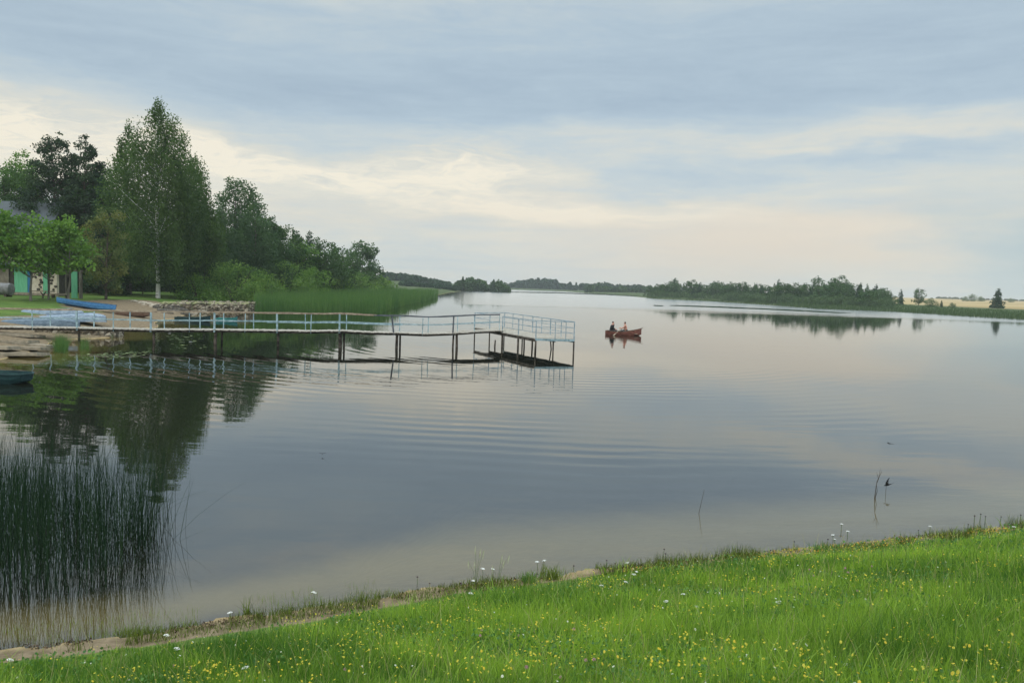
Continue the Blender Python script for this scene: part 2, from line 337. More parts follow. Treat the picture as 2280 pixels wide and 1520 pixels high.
# water
m, nt, o_ = new_mat('lake_water'); p = pos(nt); at = nt.nodes.new('ShaderNodeAttribute'); at.attribute_name = 'tint'
sp = nt.nodes.new('ShaderNodeSeparateXYZ'); nt.links.new(p, sp.inputs[0])
src = Vector((.9, 49.5, 0))
wv_ = nt.nodes.new('ShaderNodeTexWave'); wv_.wave_type = 'RINGS'; wv_.rings_direction = 'SPHERICAL'; wv_.inputs['Scale'].default_value = .36; wv_.inputs['Distortion'].default_value = 4.0
wv_.inputs['Detail'].default_value = 3; wv_.inputs['Detail Scale'].default_value = .5
mp = nt.nodes.new('ShaderNodeMapping'); mp.inputs['Location'].default_value = (-src.x, -src.y, 0); nt.links.new(p, mp.inputs[0]); nt.links.new(mp.outputs[0], wv_.inputs['Vector'])
msk = mapr(nt, noise(nt, p, .09, 3, .5), .38, .6)
dist = nt.nodes.new('ShaderNodeVectorMath'); dist.operation = 'LENGTH'; nt.links.new(mp.outputs[0], dist.inputs[0])
mpc = nt.nodes.new('ShaderNodeMapping'); mpc.inputs['Location'].default_value = (-.9, -43.0, 0); nt.links.new(p, mpc.inputs[0])
lc = nt.nodes.new('ShaderNodeVectorMath'); lc.operation = 'MULTIPLY'; nt.links.new(mpc.outputs[0], lc.inputs[0]); lc.inputs[1].default_value = (1.7, 1.0, 0)
ln = nt.nodes.new('ShaderNodeVectorMath'); ln.operation = 'LENGTH'; nt.links.new(lc.outputs[0], ln.inputs[0]); calm = mapr(nt, ln.outputs['Value'], 6.0, 10.0)
msk = math_n(nt, 'MULTIPLY', math_n(nt, 'MULTIPLY', msk, mapr(nt, sp.outputs[0], 5, 16, 1, .15)), math_n(nt, 'MULTIPLY', calm, mapr(nt, dist.outputs['Value'], 18, 52, 1, 0)))
mps = nt.nodes.new('ShaderNodeMapping'); mps.inputs['Scale'].default_value = (.45, 1.5, 1); nt.links.new(p, mps.inputs[0])
hh = add_all_nodes = math_n(nt, 'ADD', math_n(nt, 'MULTIPLY', noise(nt, mps.outputs[0], 1.1, 3, .5), math_n(nt, 'MULTIPLY_ADD', calm, .0016, .0014)),
     math_n(nt, 'ADD', math_n(nt, 'MULTIPLY', noise(nt, mps.outputs[0], .22, 2, .5), .0045), math_n(nt, 'MULTIPLY', math_n(nt, 'MULTIPLY', wv_.outputs['Fac'], msk), .0045)))
nrm = bump(nt, hh, 1.0, 1.0); 
fr = nt.nodes.new('ShaderNodeFresnel'); fr.inputs['IOR'].default_value = 2.6; nt.links.new(nrm, fr.inputs['Normal'])
gl = nt.nodes.new('ShaderNodeBsdfGlossy'); gl.inputs['Roughness'].default_value = .012; gl.inputs[0].default_value = (.97, .97, .96, 1); nt.links.new(nrm, gl.inputs['Normal'])
rough_ = math_n(nt, 'MULTIPLY', mapr(nt, math_n(nt, 'ADD', sp.outputs[1], math_n(nt, 'MULTIPLY', math_n(nt, 'SUBTRACT', noise(nt, p, .03, 3), .5), 60)), 135, 165), mapr(nt, math_n(nt, 'DIVIDE', sp.outputs[0], math_n(nt, 'MAXIMUM', sp.outputs[1], 1.0)), -.09, -.04))
nt.links.new(math_n(nt, 'ADD', .014, math_n(nt, 'MULTIPLY', rough_, .17)), gl.inputs['Roughness'])
tr = nt.nodes.new('ShaderNodeBsdfTransparent'); tr.inputs[0].default_value = (.95, .92, .80, 1)
df = nt.nodes.new('ShaderNodeBsdfDiffuse'); nt.links.new(mixc(nt, mapr(nt, at.outputs['Fac'], .04, .66), (.22, .165, .05), (.009, .010, .006)), df.inputs[0])
opac = math_n(nt, 'SUBTRACT', 1.0, math_n(nt, 'EXPONENT', math_n(nt, 'MULTIPLY', at.outputs['Fac'], -3.2)))
mx = nt.nodes.new('ShaderNodeMixShader'); nt.links.new(opac, mx.inputs[0]); nt.links.new(tr.outputs[0], mx.inputs[1]); nt.links.new(df.outputs[0], mx.inputs[2])
m2 = nt.nodes.new('ShaderNodeMixShader'); nt.links.new(fr.outputs[0], m2.inputs[0]); nt.links.new(mx.outputs[0], m2.inputs[1]); nt.links.new(gl.outputs[0], m2.inputs[2])
nt.links.new(m2.outputs[0], o_.inputs[0])
wet = zz < .12
keep = wet[fq].any(axis=1); used = np.unique(fq[keep]); remap = np.zeros(len(gx), int); remap[used] = np.arange(len(used))
water = np_mesh('water', np.stack([gx[used], gy[used], np.zeros(len(used))], 1), [remap[fq[keep]]], m, tint=np.maximum(-zz[used], 0), smooth=True)
tag(water, 'calm lake surface mirroring the cloudy sky', 'water', kind='structure')

# ------------------------------------------------------------------ trees
def crown_pts(kind, H, R, base, rng, n, ncl):
    """leaf centres, per-clump shade and limb end points"""
    cs, rs, zs = [], [], []
    lob = rng.uniform(0, 6.28, 4)
    def prof(t):
        if kind == 'birch': return np.interp(t, [0, .12, .35, .6, .8, .93, 1], [.45, .85, 1, .78, .42, .16, .02])
        if kind == 'round': return np.interp(t, [0, .12, .35, .65, .88, 1], [.45, .88, 1, .92, .66, .22])
        if kind == 'maple': return np.interp(t, [0, .15, .45, .75, 1], [.6, 1, 1, .75, .2])
        if kind == 'bush': return np.interp(t, [0, .3, .6, .85, 1], [.9, 1, .82, .5, .1])
        if kind == 'pine': return np.interp(t, [0, .2, .5, .8, 1], [.6, 1, .82, .5, .12])
        return 1-t*.97
    if kind == 'spruce':
        tiers = max(9, int(H*1.6)); L = []
        for i in range(tiers):
            t = (i+.3)/tiers; z = base*H+(1-base)*H*t; l = 1.15*R*(1-t)**.8*rng.uniform(.75, 1.15)+.15
            for k in range(int(5+6*(1-t))):
                a = rng.uniform(0, 6.28); L.append((a, z+rng.uniform(-.3, .3)*H/tiers, l*rng.uniform(.7, 1.1)))
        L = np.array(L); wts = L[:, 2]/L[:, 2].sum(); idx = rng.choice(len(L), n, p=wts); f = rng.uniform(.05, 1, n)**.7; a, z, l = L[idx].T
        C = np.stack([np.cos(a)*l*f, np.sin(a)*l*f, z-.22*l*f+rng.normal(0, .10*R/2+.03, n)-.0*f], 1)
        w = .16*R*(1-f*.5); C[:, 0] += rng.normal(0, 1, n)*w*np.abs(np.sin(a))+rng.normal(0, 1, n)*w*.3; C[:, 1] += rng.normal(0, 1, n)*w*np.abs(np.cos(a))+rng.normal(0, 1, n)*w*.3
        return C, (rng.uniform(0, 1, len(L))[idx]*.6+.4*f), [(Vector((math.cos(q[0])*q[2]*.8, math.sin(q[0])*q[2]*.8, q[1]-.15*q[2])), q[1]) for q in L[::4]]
    t = rng.beta(1.15, 1.25, ncl) if kind != 'bush' else rng.beta(1.0, 1.3, ncl)
    a = rng.uniform(0, 2*np.pi, ncl); rad_ = R*prof(t)*(1+.20*np.sin(2*a+lob[0]+3*t)+.14*np.sin(3*a+lob[1]-5*t))
    f = rng.uniform(.12, 1, ncl)**.55
    cc = np.stack([np.cos(a)*rad_*f, np.sin(a)*rad_*f, H*(base+(1-base)*t*.985)], 1)
    crx = R*rng.uniform(.15, .33, ncl)*(.45+.75*prof(t))*(.62 if kind == 'birch' else .72 if kind == 'pine' else 1); crz = crx*dict(birch=2.4, pine=.55, maple=.62, round=.85, bush=.8)[kind]
    wts = crx**2*(1 if kind != 'pine' else 1); idx = rng.choice(ncl, n, p=wts/wts.sum())
    q = rng.normal(size=(n, 3)); q *= (rng.uniform(0, 1, n)**.45/np.linalg.norm(q, axis=1))[:, None]
    C = cc[idx]+q*np.stack([crx[idx], crx[idx], crz[idx]], 1)*1.25
    if kind == 'birch': C[:, 2] -= np.abs(rng.normal(0, .35, n))*crx[idx]*1.5
    C[:, 2] = np.maximum(C[:, 2], .05 if kind == 'bush' else base*H*.6)
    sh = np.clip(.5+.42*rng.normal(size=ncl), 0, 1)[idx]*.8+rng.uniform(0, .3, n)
    limbs = [(Vector(cc[i]), float(max(base*H*.7, cc[i][2]-np.hypot(cc[i][0], cc[i][1])*rng.uniform(.5, 1.1)))) for i in range(0, ncl, max(1, ncl//26))]
    return C, sh, limbs
def make_tree(name, H, R, kind, leafmat, barkmat, seed, leaf=.2, base=.15, lai=3.2, ncl=None, tw=None, asp=.6, cap=24000, lean=0.0):
    rng = np.random.default_rng(seed); root = empty(name, (0, 0, 0))
    leaf *= 1.3; area = 1.5*R*H*(1-base); n = int(min(cap*1.6, lai*area/(leaf*leaf*asp)*2.6)); ncl = ncl or int(np.clip(area*1.4, 45, 220))
    C, sh, limbs = crown_pts(kind, H, R, base, rng, n, ncl)
    if lean: C[:, 0] += lean*C[:, 2]
    V, Q = quads(C, leaf, rng, asp, .55 if kind == 'birch' else 0.0)
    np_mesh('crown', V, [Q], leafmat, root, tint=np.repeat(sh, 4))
    mb = MB(); tw = tw or max(.05, H*.014); k = 7
    zt = [H*.93*i/k for i in range(k+1)]; wx = np.cumsum(rng.normal(0, H*.006, k+1)); wy = np.cumsum(rng.normal(0, H*.006, k+1)); wx[:2] = 0; wy[:2] = 0
    if kind != 'bush':
        mb.tube([(wx[i]+lean*zt[i], wy[i], zt[i]-(.3 if i == 0 else 0)) for i in range(k+1)], [tw*(1.25 if i == 0 else 1-.9*i/k) for i in range(k+1)], 8)
        for e, z0 in limbs:
            xi = float(np.interp(z0, zt, wx))+lean*z0; yi = float(np.interp(z0, zt, wy)); s = Vector((xi, yi, z0)); e2 = e*1.0; e2.x += lean*e.z
            mb.tube([s, s.lerp(e2, .5)+Vector((0, 0, .04*H*rng.uniform(-.3, .6))), e2], [tw*.32, tw*.2, tw*.06], 5)
    else:
        for i in range(9):
            a = rng.uniform(0, 6.28); r = R*rng.uniform(.2, .7); mb.tube([(rng.normal(0, .15), rng.normal(0, .15), -.2), (math.cos(a)*r*.5, math.sin(a)*r*.5, H*.4), (math.cos(a)*r, math.sin(a)*r, H*.75)], [.06, .04, .015], 5)
    mb.build('trunk' if kind != 'bush' else 'branches', barkmat, root)
    return root
def put(root, loc, rz=0.0, s=1.0, sz=None):
    root.location = loc; root.rotation_euler = (0, 0, rz); root.scale = (s, s, sz or s); return root
def copy_tree(o, loc, rz, s=1.0, sz=None):
    c = o.copy(); COL.objects.link(c)
    for ch in list(o.children):
        k = ch.copy(); COL.objects.link(k); k.parent = c
    return put(c, loc, rz, s, sz)
GW = 'trees of the wood on the near shore'
def T(name, x, Yd, top, wpx, kind, lm, bm, label, cat='tree', base=.15, seed=None, group=None, **kw):
    b = at_y(x, 640, Yd); g = gz(b.x, b.y); H = (at_y(x, top, Yd).z-g)*(.985 if x == 352 else 1.03); R = wpx/2*Yd/F
    kw.setdefault('leaf', max(.15, Yd*.0021)); h_ = H
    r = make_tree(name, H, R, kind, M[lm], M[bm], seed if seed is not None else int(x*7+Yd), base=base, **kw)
    put(r, (b.x, b.y, g), 0); tag(r, label, cat, group); return r
T('birch_tree', 352, 100, 222, 215, 'birch', 'birch', 'birchbark', 'tallest birch with white trunk, standing on the grass behind the stone embankment', base=.13, leaf=.19, ncl=230, cap=42000, tw=.25, lai=4.2, seed=5)
T('birch_tree', 287, 107, 278, 135, 'birch', 'birch', 'greybark', 'slender airy birch just behind the tallest birch, on its house side', base=.16, cap=20000, lai=2.6, seed=11)
T('birch_tree', 425, 108, 345, 145, 'birch', 'birch', 'greybark', 'medium birch leaning out on the lake side of the tallest birch', base=.08, cap=22000, lai=3.6, seed=12)
T('aspen_tree', 520, 125, 400, 112, 'round', 'aspen', 'greybark', 'grey-green aspen with thin open top, next after the tall birches', base=.08, lai=3.3, seed=13, ncl=160)
T('aspen_tree', 566, 121, 462, 140, 'birch', 'aspen', 'greybark', 'dense rounded aspen at the shoulder of the wood above the big willow bush', base=.02, lai=3.8, seed=14)
T('aspen_tree', 490, 117, 470, 110, 'birch', 'aspen', 'greybark', 'low narrow aspen squeezed between birches and the open-topped aspen', base=.02, lai=3.8, seed=15)
T('spruce_tree', 603, 132, 486, 90, 'spruce', 'dark', 'bark', 'dark spruce on the sloping edge of the wood beside the dense aspen', base=.04, seed=16, lai=4)
T('pine_tree', 128, 105, 300, 170, 'pine', 'pine', 'bark', 'tall dark pine with two-tiered see-through top behind the maples', base=.12, lai=3.6, ncl=230, seed=17)
T('pine_tree', 192, 103, 308, 125, 'pine', 'pine', 'bark', 'second dark pine with pointed ragged top, beside the taller pine', base=.12, lai=3.4, ncl=200, seed=18)
T('leafy_tree', 98, 107, 372, 135, 'round', 'dark', 'bark', 'dense dark leafy tree filling the wood below the taller pine', base=.05, seed=31, lai=3.6, ncl=130)
T('leafy_tree', 168, 106, 350, 110, 'round', 'pine', 'bark', 'dense blackish tree between the trunks of the two pines', base=.05, seed=32, lai=3.4, ncl=130)
T('leafy_tree', 222, 105, 372, 100, 'round', 'dark', 'bark', 'dense dark leafy tree joining the second pine to the slender birch', base=.05, seed=33, lai=3.6, ncl=130)
T('leafy_tree', 18, 110, 372, 100, 'round', 'dark', 'bark', 'dark leafy tree at the picture edge behind the barn roof', base=.05, seed=34, lai=3.4, ncl=110)
T('aspen_tree', 548, 128, 420, 112, 'round', 'aspen', 'greybark', 'full round aspen backing the open-topped one', base=.05, seed=35, lai=3.6, ncl=130)
T('leafy_tree', 600, 134, 500, 100, 'round', 'dark', 'bark', 'round dark tree stepping down from the aspens to the far wood', base=.05, seed=36, lai=3.6, ncl=120)
T('lime_tree', 48, 112, 348, 120, 'round', 'maple', 'bark', 'bright green broad tree rising above the barn roof', base=.2, lai=3.0, seed=19)
T('spruce_tree', 12, 108, 395, 90, 'spruce', 'dark', 'bark', 'dark spruce at the edge of the picture above the barn roof', base=.15, seed=20)
T('spruce_tree', 168, 109, 395, 120, 'spruce', 'spruce', 'bark', 'dark blue-green spruce filling the gap under the two pines', base=.04, seed=21, lai=4)
T('spruce_tree', 228, 99, 402, 92, 'spruce', 'spruce', 'bark', 'dark spruce between the pines and the slender birch', base=.05, seed=22, lai=4)
T('maple_tree', 68, 76, 478, 168, 'maple', 'maple', 'greybark', 'broad green maple hiding the upper front of the bathing cabin', base=.36, lai=3.4, seed=23, ncl=110, asp=.8, leaf=.24)
T('maple_tree', 152, 78, 486, 120, 'maple', 'maple', 'greybark', 'rounded green maple at the open end of the bathing cabin', base=.36, lai=3.4, seed=24, ncl=90, asp=.8, leaf=.24)
T('maple_tree', -12, 74, 452, 90, 'maple', 'maple', 'greybark', 'darker green maple cut off by the picture edge in front of the barn', base=.34, lai=3.4, seed=25, ncl=80, asp=.8, leaf=.24)
T('rowan_tree', 236, 86, 462, 96, 'round', 'rowan', 'bark', 'olive rowan with reddish leaves between maple and birch', base=.10, lai=2.4, seed=26)
T('maple_tree', 108, 80, 520, 120, 'maple', 'maple', 'greybark', 'lower maple crown hanging over the stone-studded wall', base=.42, lai=3.2, seed=27, ncl=70, asp=.8, leaf=.24)
k = 0
for x, Yd, top, w, lab in ((85, 128, 470, 130, 'behind the stone-studded wall'), (215, 124, 455, 110, 'behind the rowan'), (300, 124, 415, 120, 'behind the slender birch'), (362, 132, 430, 120, 'straight behind the white birch trunk'), (432, 128, 440, 110, 'behind the lake-side birch'), (492, 134, 500, 110, 'behind the narrow aspen'), (560, 140, 510, 90, 'behind the dense aspen'), (20, 126, 450, 110, 'behind the barn gable')):
    T('spruce_tree', x, Yd, top, w, 'spruce', 'spruce' if k % 2 else 'dark', 'bark', 'shaded spruce deep in the wood, '+lab, base=.02, seed=40+k, lai=4.2, group=GW); k += 1
for x, Yd, top, w, lab in ((262, 104, 560, 90, 'at the foot of the slender birch'), (318, 112, 575, 90, 'house side of the white birch trunk'), (395, 112, 580, 90, 'lake side of the white birch trunk'), (455, 108, 560, 90, 'where the wood meets the willows'), (205, 108, 575, 90, 'under the second pine')):
    T('understorey_tree', x, Yd, top, w, 'round', 'dark', 'bark', 'small dark understorey tree '+lab, base=.12, seed=60+k, lai=2.6, group=GW); k += 1
wood = [(628, 142, 506, 92, 'round', 'dark', 'dark round tree first after the dip beyond the aspens'), (655, 152, 516, 56, 'spruce', 'spruce', 'thin spruce spire, first of three above the far wood'),
        (688, 156, 518, 60, 'spruce', 'spruce', 'spruce spire in the middle of the far wood, second of three'), (706, 158, 530, 50, 'spruce', 'dark', 'small spruce spire leaning on the middle one, third of three'),
        (672, 147, 536, 90, 'round', 'maple', 'bright green leafy tree below the spruce spires'), (720, 150, 542, 100, 'round', 'dark', 'leafy dark tree halfway along the far wood'),
        (742, 168, 546, 62, 'spruce', 'dark', 'squat spruce towards the end of the far wood'), (764, 174, 552, 84, 'round', 'dark', 'dark leafy tree just before the last tall tree'),
        (782, 180, 566, 66, 'round', 'dark', 'low leafy tree leaning against the last tall tree'), (806, 192, 537, 66, 'round', 'aspen', 'last tall tree of the wood, with open round top'),
        (824, 198, 584, 60, 'round', 'dark', 'low dark tree at the tip of the wood'), (645, 150, 560, 70, 'round', 'dark', 'dark filler tree below the first spruce spire'), (600, 138, 540, 80, 'round', 'dark', 'dark leafy tree above the second willow bush'), (735, 160, 585, 70, 'round', 'dark', 'dark leafy tree behind the pale willow bushes')]
for i, (x, Yd, top, w, kd, lm, lab) in enumerate(wood): T('spruce_tree' if kd == 'spruce' else 'leafy_tree', x, Yd, top, w, kd, lm, 'bark', lab, base=.05 if kd == 'spruce' else .12, seed=80+i, lai=3.2)
bush = [(522, 106, 582, 160, 'biggest willow bush, rounded, above the reeds'), (440, 103, 612, 100, 'low willow bush in the grass beside the biggest one'), (640, 124, 585, 110, 'second rounded willow bush above the reeds'),
        (600, 114, 622, 80, 'small pale willow bush between the two rounded ones'), (704, 137, 596, 90, 'third willow bush above the reeds, darker'), (752, 152, 604, 84, 'middle-sized pale willow bush in the middle of the row'),
        (798, 172, 608, 84, 'yellow-green willow bush below the last tall tree'), (842, 192, 612, 72, 'last yellow-green willow bush at the end of the row'), (868, 205, 626, 44, 'tiny bush where the willow row runs out into reeds'), (680, 128, 628, 70, 'low bush tucked under the third willow'), (566, 104, 625, 70, 'low bush at the lake side foot of the biggest willow')]
for i, (x, Yd, top, w, lab) in enumerate(bush):
    T('willow_bush', x, Yd, top, w, 'bush', 'willow' if i not in (4, 1) else 'maple', 'bark', lab, 'bush', base=0.0, seed=120+i, lai=2.8, ncl=60, asp=.45, group='willow bushes along the reeds')

# far right shore: copies of a few grown trees
protos = [make_tree('spruce_tree', 10, 2.4, 'spruce', M['spruce'], M['bark'], 201, leaf=.5, base=.03, lai=3.4),
          make_tree('spruce_tree', 10, 2.0, 'spruce', M['dark'], M['bark'], 202, leaf=.5, base=.03, lai=3.2),
          make_tree('leafy_tree', 10, 3.6, 'round', M['dark'], M['bark'], 203, leaf=.5, base=.12, lai=3.0, ncl=60),
          make_tree('leafy_tree', 10, 3.2, 'round', M['aspen'], M['bark'], 204, leaf=.5, base=.15, lai=2.4, ncl=50),
          make_tree('willow_bush', 10, 7.0, 'bush', M['farbush'], M['bark'], 205, leaf=.7, base=0, lai=2.6, ncl=60)]
usedp = set(); rnd = random.Random(4)
def far_tree(k, x, Yd, top, label, cat='tree', group=None, wide=1.0):
    b = at_y(x, 650, Yd); g = gz(b.x, b.y); H = max(1.5, (at_y(x, top, Yd).z-g)*1.02); s = H/10; rz = rnd.uniform(0, 6.28)
    if k in usedp: o = copy_tree(protos[k], (b.x, b.y, g), rz, s*wide, s)
    else: usedp.add(k); o = put(protos[k], (b.x, b.y, g), rz, s*wide, s)
    for q in ('label', 'category', 'group'):
        if q in o: del o[q]
    tag(o, label, cat, group); return o
def shoreY(x): return float(np.interp(x, [1440, 1460, 1597, 1700, 1820, 1900, 2000, 2170, 2280], [on_z(a, b).y for a, b in ((1440, 662), (1460, 665), (1597, 671), (1700, 678), (1820, 686), (1900, 689), (2000, 693), (2170, 704), (2280, 710))]))
G2 = 'trees of the wood on the far shore'
special = [(2, 1500, 622, 'round-topped tree that begins the far shore wood', 40), (0, 1502, 618, 'first spruce spire poking over the start of the far shore wood', 44), (2, 1540, 622, 'wide dark leafy crown near the start of the far shore wood', 45),
           (0, 1733, 621, 'bushy spruce standing above the middle of the far shore wood', 55), (3, 1822, 616, 'airy tree second highest on the far shore', 60), (2, 1868, 613, 'highest leafy tree on the far shore', 60),
           (0, 1915, 628, 'first of the dark spruces that end the far shore wood', 45), (1, 1930, 632, 'second of the dark spruces that end the far shore wood', 45), (0, 1950, 631, 'third of the dark spruces that end the far shore wood', 42), (3, 1972, 642, 'thin tree on the outer edge beside the ending spruces', 42)]
for k_, x, top, lab, dy in special: far_tree(k_, x, shoreY(x)+dy, top, lab)
tops = ([1440, 1480, 1540, 1600, 1680, 1740, 1800, 1870, 1905, 1950, 1995], [634, 632, 628, 629, 631, 630, 630, 628, 634, 638, 655])
x = 1445.0
glab = {0: ('blue-green spruce in the far shore wood', 'spruces of the far shore wood'), 1: ('dark narrow spruce in the far shore wood', 'dark spruces of the far shore wood'), 2: ('dark round leafy tree in the far shore wood', 'leafy trees of the far shore wood'), 3: ('grey-green leafy tree in the far shore wood', 'grey-green trees of the far shore wood')}
while x < 1985:
    k_ = rnd.choices([0, 1, 2, 3], [3, 3, 4, 2])[0]; t = float(np.interp(x, *tops))+rnd.uniform(-3, 9)
    far_tree(k_, x, shoreY(x)+rnd.uniform(18, 60), t, glab[k_][0], 'tree', glab[k_][1], wide=rnd.uniform(.9, 1.3)); x += rnd.uniform(3.5, 7.5)
x = 1435.0
while x < 2000:
    t = float(np.interp(x, [1435, 1600, 1750, 1900, 2000], [648, 652, 656, 660, 668]))+rnd.uniform(-4, 5)
    far_tree(4, x, shoreY(x)+rnd.uniform(7, 16), t, 'low rounded willow bush at the foot of the far shore wood', 'bush', 'bushes under the far shore wood', wide=rnd.uniform(.8, 1.15)); x += rnd.uniform(9, 15)
far_tree(2, 1936, shoreY(1936)+10, 648, 'dark round bush standing lowest before the ending spruces', 'bush', wide=1.7)
far_tree(0, 2006, shoreY(2006)+70, 643, 'small lone spruce in the gap after the far shore wood')
far_tree(3, 2047, shoreY(2047)+60, 642, 'round leafy tree alone in front of the wheat field', wide=1.15)
far_tree(4, 2075, shoreY(2075)+50, 664, 'low bush beside the round leafy tree in the field', 'bush')
far_tree(0, 2098, shoreY(2098)+60, 668, 'tiny spruce in the meadow before the wheat field')
far_tree(4, 2122, shoreY(2122)+50, 674, 'small bush standing alone in the meadow', 'bush')
sp_ = make_tree('spruce_tree', 10, 3.4, 'spruce', M['spruce'], M['bark'], 210, leaf=.42, base=.02, lai=5, cap=9000); protos.append(sp_)
far_tree(5, 2223, 285, 642, 'lone dark cone-shaped spruce standing in the meadow by the wheat field')
far_tree(2, 1985+0, shoreY(1985)+30, 656, 'rounded dark tree closing the end of the far shore wood', wide=1.5)
for x, Yd, top, lab in ((2165, 700, 655, 'distant tree clump on the wheat field horizon beside the lone spruce'), (2150, 690, 660, 'smaller distant clump on the wheat field horizon'), (2185, 705, 660, 'low distant clump nearest the lone spruce'), (2252, 700, 664, 'distant clump on the horizon beyond the lone spruce')):
    far_tree(4, x, Yd, top, lab, 'tree')

# woods so far off that they read as one mass
def far_wood(xs, tops_, Yd, lab, lm, seed, n=60, spread=60):
    n = int(n*2.2)
    rng = np.random.default_rng(seed); Cs, sh = [], []
    for i in range(n):
        x = rng.uniform(xs[0], xs[-1]); Y1 = Yd+rng.uniform(0, spread); b = at_y(x, 640, Y1); g = gz(b.x, b.y)
        H = at_y(x, float(np.interp(x, xs, tops_))+rng.uniform(-1.5, 3.5), Y1).z-g; H = max(H, 2); H *= rng.uniform(.7, 1.06); R = rng.uniform(.22, .42)*max(H, 5)
        q = rng.normal(size=(420, 3)); q *= (rng.uniform(0, 1, 420)**.4/np.linalg.norm(q, axis=1))[:, None]
        if rng.random() < .3: R *= .5; q[:, :2] *= np.clip(1-.8*q[:, 2:3], .1, 1.4)
        Cs.append(q*[R, R, H*.52]+[b.x, b.y, g+H*.5]); sh.append(np.full(420, rng.uniform(0, 1)))
    C = np.concatenate(Cs); V, Q = quads(C, Yd*.0026, rng, .8)
    o = np_mesh('far_woodland', V, [Q], M[lm], tint=np.repeat(np.concatenate(sh), 4)); return tag(o, lab, 'woodland', kind='stuff')
far_wood([846, 870, 920, 960, 1000], [607, 606, 612, 620, 628], 520, 'distant wooded slope rising behind the reed point', 'spruce', 301, 90, 90)
far_wood([895, 910, 925, 950, 1015], [624, 620, 628, 634, 634], 400, 'dark distant trees at the water edge behind the reed point', 'spruce', 302, 26, 30)
far_wood([1016, 1028, 1050, 1080, 1110, 1130], [626, 618, 619, 626, 624, 634], 430, 'distant rounded wood with a blunt end in the middle of the horizon', 'dark', 303, 46, 50)
far_wood([1125, 1150, 1180, 1215, 1240, 1246], [634, 626, 620, 620, 624, 634], 820, 'bluish flat-topped wood on the middle horizon', 'spruce', 304, 46, 50)
far_wood([1240, 1262, 1300, 1350, 1400, 1450], [634, 630, 632, 629, 634, 636], 760, 'low blue line of trees on the horizon before the far shore wood', 'spruce', 305, 70, 90)
far_wood([1300, 1320, 1350, 1390, 1445, 1500], [636, 633, 637, 637, 640, 640], 600, 'low green trees behind the marsh strip', 'dark', 306, 50, 60)
far_wood([2090, 2280, 2500], [668, 672, 678], 1150, 'hazy woodland line beyond the wheat field', 'spruce', 307, 40, 40)

# ------------------------------------------------------------------ reeds and water plants
def in_poly(x, y, P):
    ins = np.zeros(len(x), bool); n = len(P)
    for i in range(n):
        x1, y1, x2, y2 = P[i][0], P[i][1], P[(i+1) % n][0], P[(i+1) % n][1]
        ins ^= ((y1 > y) != (y2 > y)) & (x < (x2-x1)*(y-y1)/((y2-y1) if y2 != y1 else 1e-9)+x1)
    return ins
def scatter(P, n, rng, pw=0.0, yref=None):
    P = [(p[0], p[1]) for p in P]; xs = [p[0] for p in P]; ys = [p[1] for p in P]; out = []
    tot = 0
    while tot < n:
        x = rng.uniform(min(xs), max(xs), n*3); y = rng.uniform(min(ys), max(ys), n*3); k = in_poly(x, y, P)
        if pw: k &= rng.uniform(0, 1, len(x)) < (yref/np.maximum(np.hypot(x, y), yref))**pw
        out.append(np.stack([x[k], y[k]], 1)); tot += k.sum()
    return np.concatenate(out)[:n]
def reed_bed(name, pix, n, h, w, lab, seed, mat='reed', z0=None, bend=.12):
    rng = np.random.default_rng(seed); P = [on_z(*p) for p in pix]; xy = scatter(P, n, rng, 1.0, 60)
    z = np.maximum(height(xy[:, 0], xy[:, 1]), -.5); P3 = np.stack([xy[:, 0], xy[:, 1], z], 1)
    cl = .84+.16*wob(xy[:, 0], xy[:, 1], .35, 1)*.8+.08*wob(xy[:, 0], xy[:, 1], 1.3, 2); D = np.hypot(xy[:, 0], xy[:, 1])
    V, Fc, kk = blades(P3, h*rng.uniform(.55, 1.1, n)*cl-z, w*D/100, rng, np.abs(rng.normal(0, bend, n)), 3)
    t = np.clip(.45+.3*wob(xy[:, 0], xy[:, 1], .25, 2)*.6+rng.normal(0, .18, n), 0, 1)
    o = np_mesh(name, V, Fc, M[mat], tint=np.repeat(t, kk)); return tag(o, lab, 'reeds', kind='stuff')
reed_bed('reed_bed', [(568, 698), (700, 699), (850, 698), (872, 688), (905, 679), (905, 660), (860, 655), (760, 662), (640, 672), (560, 684), (470, 676), (450, 664), (480, 655), (560, 668)], 30000, 2.75, .06, 'wide bed of tall green reeds standing in the water along the wood', 401)
reed_bed('reed_bed', [(905, 679), (940, 672), (972, 662), (975, 657), (940, 655), (900, 657)], 7000, 2.4, .06, 'pointed tip of the reed bed running out into the lake', 402)
reed_bed('reed_bed', [(1735, 681), (1820, 688), (1900, 691), (2000, 695), (2170, 706), (2290, 713), (2480, 728), (2480, 716), (2280, 702), (2170, 697), (2000, 687), (1900, 683), (1820, 679), (1735, 675)], 15000, 1.7, .065, 'green reed fringe along the far shore below the wood and meadow', 403, 'farreed')
reed_bed('reed_bed', [(1440, 664), (1597, 672), (1735, 681), (1735, 674), (1597, 668), (1440, 661)], 4000, 1.0, .065, 'narrow reed fringe at the far end of the far shore wood', 404, 'farreed')
reed_bed('marsh_strip', [(1060, 650), (1150, 651.5), (1250, 653.5), (1350, 657), (1440, 662), (1480, 665), (1440, 659.5), (1350, 655), (1250, 651.5), (1150, 650)], 6000, .45, .07, 'low dark marsh strip lying across the far water', 405, 'bulrush')
